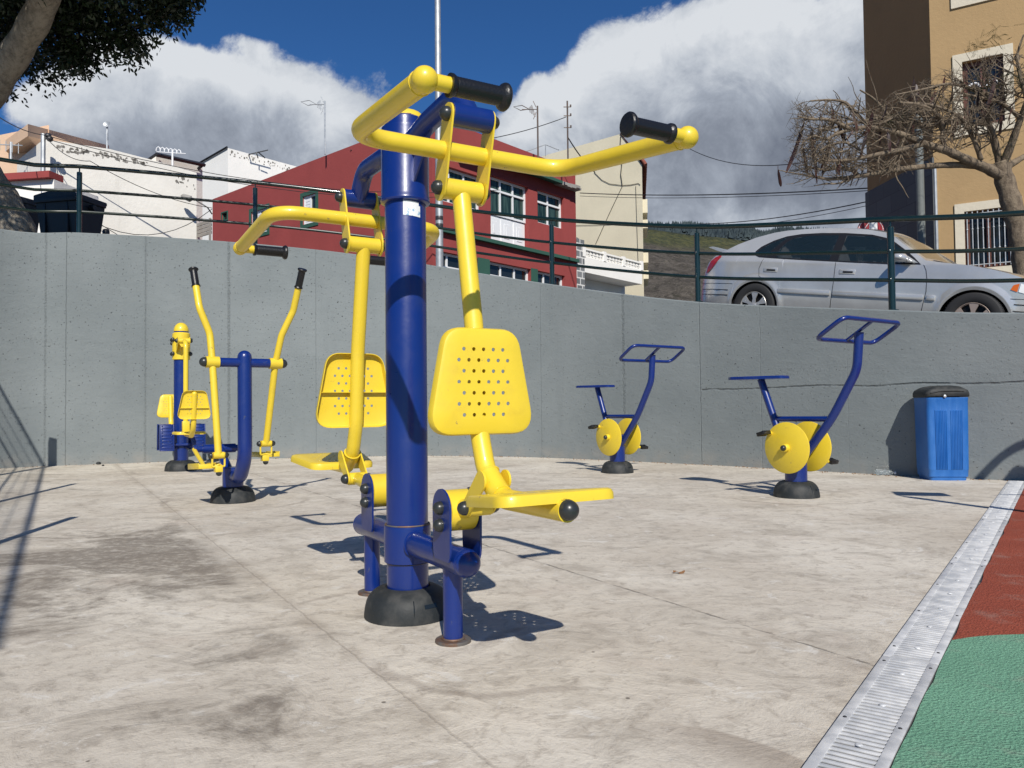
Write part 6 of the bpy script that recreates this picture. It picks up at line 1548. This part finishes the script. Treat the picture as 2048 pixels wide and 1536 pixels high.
A_ = [ # main limbs in sightings
 [(2006, 355), (1975, 338, 11.4), (1930, 318, 11.1), (1890, 300, 10.9), (1850, 288, 10.8), (1800, 268, 10.7), (1740, 255, 10.6), (1690, 262, 10.5), (1650, 280, 10.4)],
 [(1985, 335, 11.5), (1925, 330, 11.2), (1860, 332, 11.0), (1790, 340, 10.8), (1720, 352, 10.7), (1660, 358, 10.6), (1625, 352, 10.6)],
 [(1998, 325), (1988, 285, 11.8), (1978, 250, 11.9), (1950, 248, 11.8), (1905, 245, 11.7), (1850, 252, 11.5), (1780, 235, 11.3), (1700, 248, 11.1), (1640, 262, 11.0)],
 [(1998, 325), (1990, 280, 11.5), (1975, 235, 11.4), (1985, 190, 11.3), (2000, 165, 11.3)],
 [(2004, 335), (2022, 290, 11.4), (2040, 240, 11.2), (2058, 190, 11.0), (2075, 150, 10.9)],
 [(2006, 340), (2040, 318, 11.7), (2080, 300, 11.8), (2140, 285, 11.9)],
 [(1962, 320, 11.2), (1950, 285, 11.1), (1932, 250, 11.0), (1915, 232, 10.9), (1880, 215, 10.8), (1830, 205, 10.7)],
 [(1888, 298, 10.9), (1886, 270, 10.8), (1884, 248, 10.7), (1870, 225, 10.6), (1840, 210, 10.5), (1800, 205, 10.4)],
 [(1845, 288, 10.8), (1800, 300, 10.6), (1750, 310, 10.5), (1700, 320, 10.4), (1650, 322, 10.3)],
 [(1740, 255, 10.6), (1710, 225, 10.5), (1690, 205, 10.4), (1660, 200, 10.3), (1620, 202, 10.3)],
 [(1700, 258, 10.5), (1660, 240, 10.4), (1620, 238, 10.3), (1595, 232, 10.3)],
 [(1720, 352, 10.7), (1690, 335, 10.6), (1650, 340, 10.6), (1605, 330, 10.5)],
 [(1985, 200, 11.3), (1950, 180, 11.2), (1900, 168, 11.1), (1850, 178, 11.0), (1790, 190, 10.9)],
 [(2040, 235, 11.2), (2000, 205, 11.1), (1960, 195, 11.0), (1915, 185, 10.9)],
 [(2055, 200, 11.0), (2040, 150, 11.0), (2035, 110, 11.0), (2047, 70, 11.0)],
 [(2075, 150, 10.9), (2100, 100, 10.9), (2160, 60, 10.9)], [(1780, 235, 11.3), (1750, 200, 11.2), (1720, 180, 11.1)],
 [(1640, 356, 10.6), (1608, 350, 10.5), (1580, 345, 10.5), (1557, 340, 10.5)], [(1650, 280, 10.4), (1628, 272, 10.4), (1606, 285, 10.4), (1604, 302, 10.4)],
 [(1700, 300, 10.4), (1665, 306, 10.4), (1635, 300, 10.4), (1606, 296, 10.4)], [(1720, 350, 10.7), (1680, 366, 10.6), (1650, 368, 10.6), (1628, 372, 10.6)],
 [(1720, 300, 10.5), (1690, 285, 10.4), (1655, 292, 10.4), (1630, 312, 10.4), (1622, 335, 10.4)],
]
for k, a_ in enumerate(A_):
    r0 = (.080, .052, .048, .052, .070, .058, .036, .040, .040, .030, .028, .026, .034, .034, .035, .04, .024, .014, .014, .016, .016, .018)[k]; limb(a_, r0, .016 if k < 9 else (.010 if k < 17 else .005), mb=mbT if k < 6 else mbT)
# twigs: wander off the limbs inside the flat, layered crown
def inside(p):
    w_ = p+o0; q = w_-EYEP; d = CAM_ROT.transposed() @ q; px = 1024+FOC*d.x/-d.z; py = 768-FOC*d.y/-d.z
    lo = 205 if px < 1750 else (205-(px-1750)*.42 if px < 1950 else 112)
    hi_ = 372-(0 if px < 1750 else (px-1750)*.28)
    return px > 1572+rnd.uniform(-10, 25) and lo-6 < py < hi_+rnd.uniform(-20, 5)
pods = []
def twig(p, d, r, L_, depth):
    n_ = max(3, int(L_/.07)); pts = [p]; dd = d.copy()
    for k in range(n_):
        dd = (dd+runit()*.24+Vector((0, 0, .01))).normalized(); nx = pts[-1]+dd*(L_/n_)
        if not inside(nx) and rnd.random() < .8: break
        pts.append(nx)
    n_ = len(pts)-1
    if n_ < 2: return
    mbW.tube(pts, [r*(1-.65*k/n_) for k in range(n_+1)], 5 if r > .006 else 3, caps=False)
    if rnd.random() < .06: pods.append(pts[-1])
    if depth > 0:
        for k in range(rnd.randint(2, 3)):
            i = rnd.randint(1, n_-1); twig(pts[i], (dd+runit()*1.0).normalized(), r*.60, L_*rnd.uniform(.45, .75), depth-1)
for p, d, r in seg:
    if r > .07 and rnd.random() < .6: continue
    for _ in range(rnd.choice((0, 1, 1, 2)) if r < .045 else rnd.choice((0, 0, 1))):
        dr_ = (d*.55+runit()*.9+Vector((-.18, 0, .12))).normalized(); twig(p, dr_, min(.012, r*.5), rnd.uniform(.35, .8), 2)
for (px, py, Y, dx, dz_) in ((1990, 210, 11.2, .1, .8), (2010, 160, 11.1, .2, .9), (2035, 120, 11.0, .1, 1), (1975, 180, 11.2, -.3, .8), (1760, 215, 10.8, -.4, .7), (1730, 230, 10.6, -.7, .35)):
    p = Q(px, py, Y); pts = [p]; dd = Vector((dx, 0, dz_)).normalized()
    for k in range(7): dd = (dd+runit()*.2).normalized(); pts.append(pts[-1]+dd*.10)
    mbW.tube(pts, [.009-.001*k for k in range(8)], 5)
mbT.build('trunk', BARK2, t, 180); mbW.build('branches', BARK2, t, 180); 
# hanging pods
podpx = [(1608, 250, 95), (1606, 300, 45), (1556, 345, 30), (1632, 310, 60), (1622, 270, 50), (1650, 255, 60), (1660, 280, 60), (1672, 240, 50), (1690, 265, 55), (1700, 300, 40), (1705, 230, 40), (1712, 345, 30), (1726, 345, 30), (1735, 270, 45), (1745, 232, 40), (1640, 230, 40), (1828, 165, 45), (1832, 175, 35), (1828, 250, 40), (1850, 200, 35), (1870, 190, 40), (1890, 160, 40), (1905, 185, 35), (1915, 245, 30), (1930, 160, 40), (1945, 190, 45), (1960, 170, 40), (1965, 210, 50), (1990, 160, 60), (2002, 230, 40), (2010, 180, 40), (2025, 220, 30), (1880, 230, 35), (1798, 285, 35), (1775, 270, 35), (1760, 255, 35), (1655, 315, 40), (1680, 320, 35), (1775, 215, 30), (1808, 230, 30), (1665, 225, 30), (1715, 250, 40)]
for px, py, L_ in podpx:
    Y = 10.3+rnd.random()*.5 if px < 1800 else 10.8+rnd.random()*.6; Y = 10.5 if px < 1620 else Y; p = Q(px, py-6, Y); L3 = L_*1.15/FOC*Y; cv = rnd.uniform(-.35, .35); mb = MB(); pts = []; tw = rnd.uniform(0, 3.1)
    dd = Vector((rnd.uniform(-.35, .35)-.12, rnd.uniform(-.3, .3), -1)).normalized(); cur = p
    for k in range(9):
        pts.append(cur); dd = (dd+Vector((cv*.18, .03, 0))).normalized(); cur = cur+dd*L3/8
    vs = []; w0 = .019+.013*rnd.random()
    for k, q in enumerate(pts):
        w_ = w0*min(1, .35+k*.35, .35+(8-k)*.45); a_ = tw+k*.08; s_ = Vector((math.cos(a_), math.sin(a_), 0)); n2 = Vector((-math.sin(a_), math.cos(a_), 0))
        vs += [q+s_*w_, q+n2*w_*.28, q-s_*w_, q-n2*w_*.28]
    fs = [(k*4+j, k*4+(j+1) % 4, (k+1)*4+(j+1) % 4, (k+1)*4+j) for k in range(8) for j in range(4)]+[(3, 2, 1, 0), (32, 33, 34, 35)]
    mb.add(vs, fs); mb.tube([p+Vector((0, 0, .05)), p], .004, 4); mb.build('seed_pod', POD, t, 60)
mb = MB()
for px, py, n_, rad_ in ((1790, 238, 40, .22), (1775, 248, 30, .18), (1895, 205, 26, .16), (1985, 85, 26, .22), (1955, 92, 14, .14), (1990, 310, 16, .12), (2040, 155, 40, .25), (2030, 170, 30, .2), (2012, 290, 12, .1), (1720, 262, 14, .15), (1665, 250, 10, .12), (1960, 178, 18, .2)):
    for _ in range(n_):
        c = Q(px, py, 10.9)+Vector((rnd.gauss(0, rad_*.5), rnd.gauss(0, .15), rnd.gauss(0, rad_*.28))); d = (runit()+Vector((0, 0, .1))).normalized(); L_ = rnd.uniform(.09, .16); s_ = d.cross(Vector((0, 0, 1))).normalized()
        for k in range(8):
            q = c+d*L_*k/8
            for sg in (-1, 1): leafcard(mb, q, (s_*sg+d*.4).normalized(), .007, .026, Vector((0, 0, 1)))
mb.build('crown', LEAF2, t, smooth=False, fixn=False)
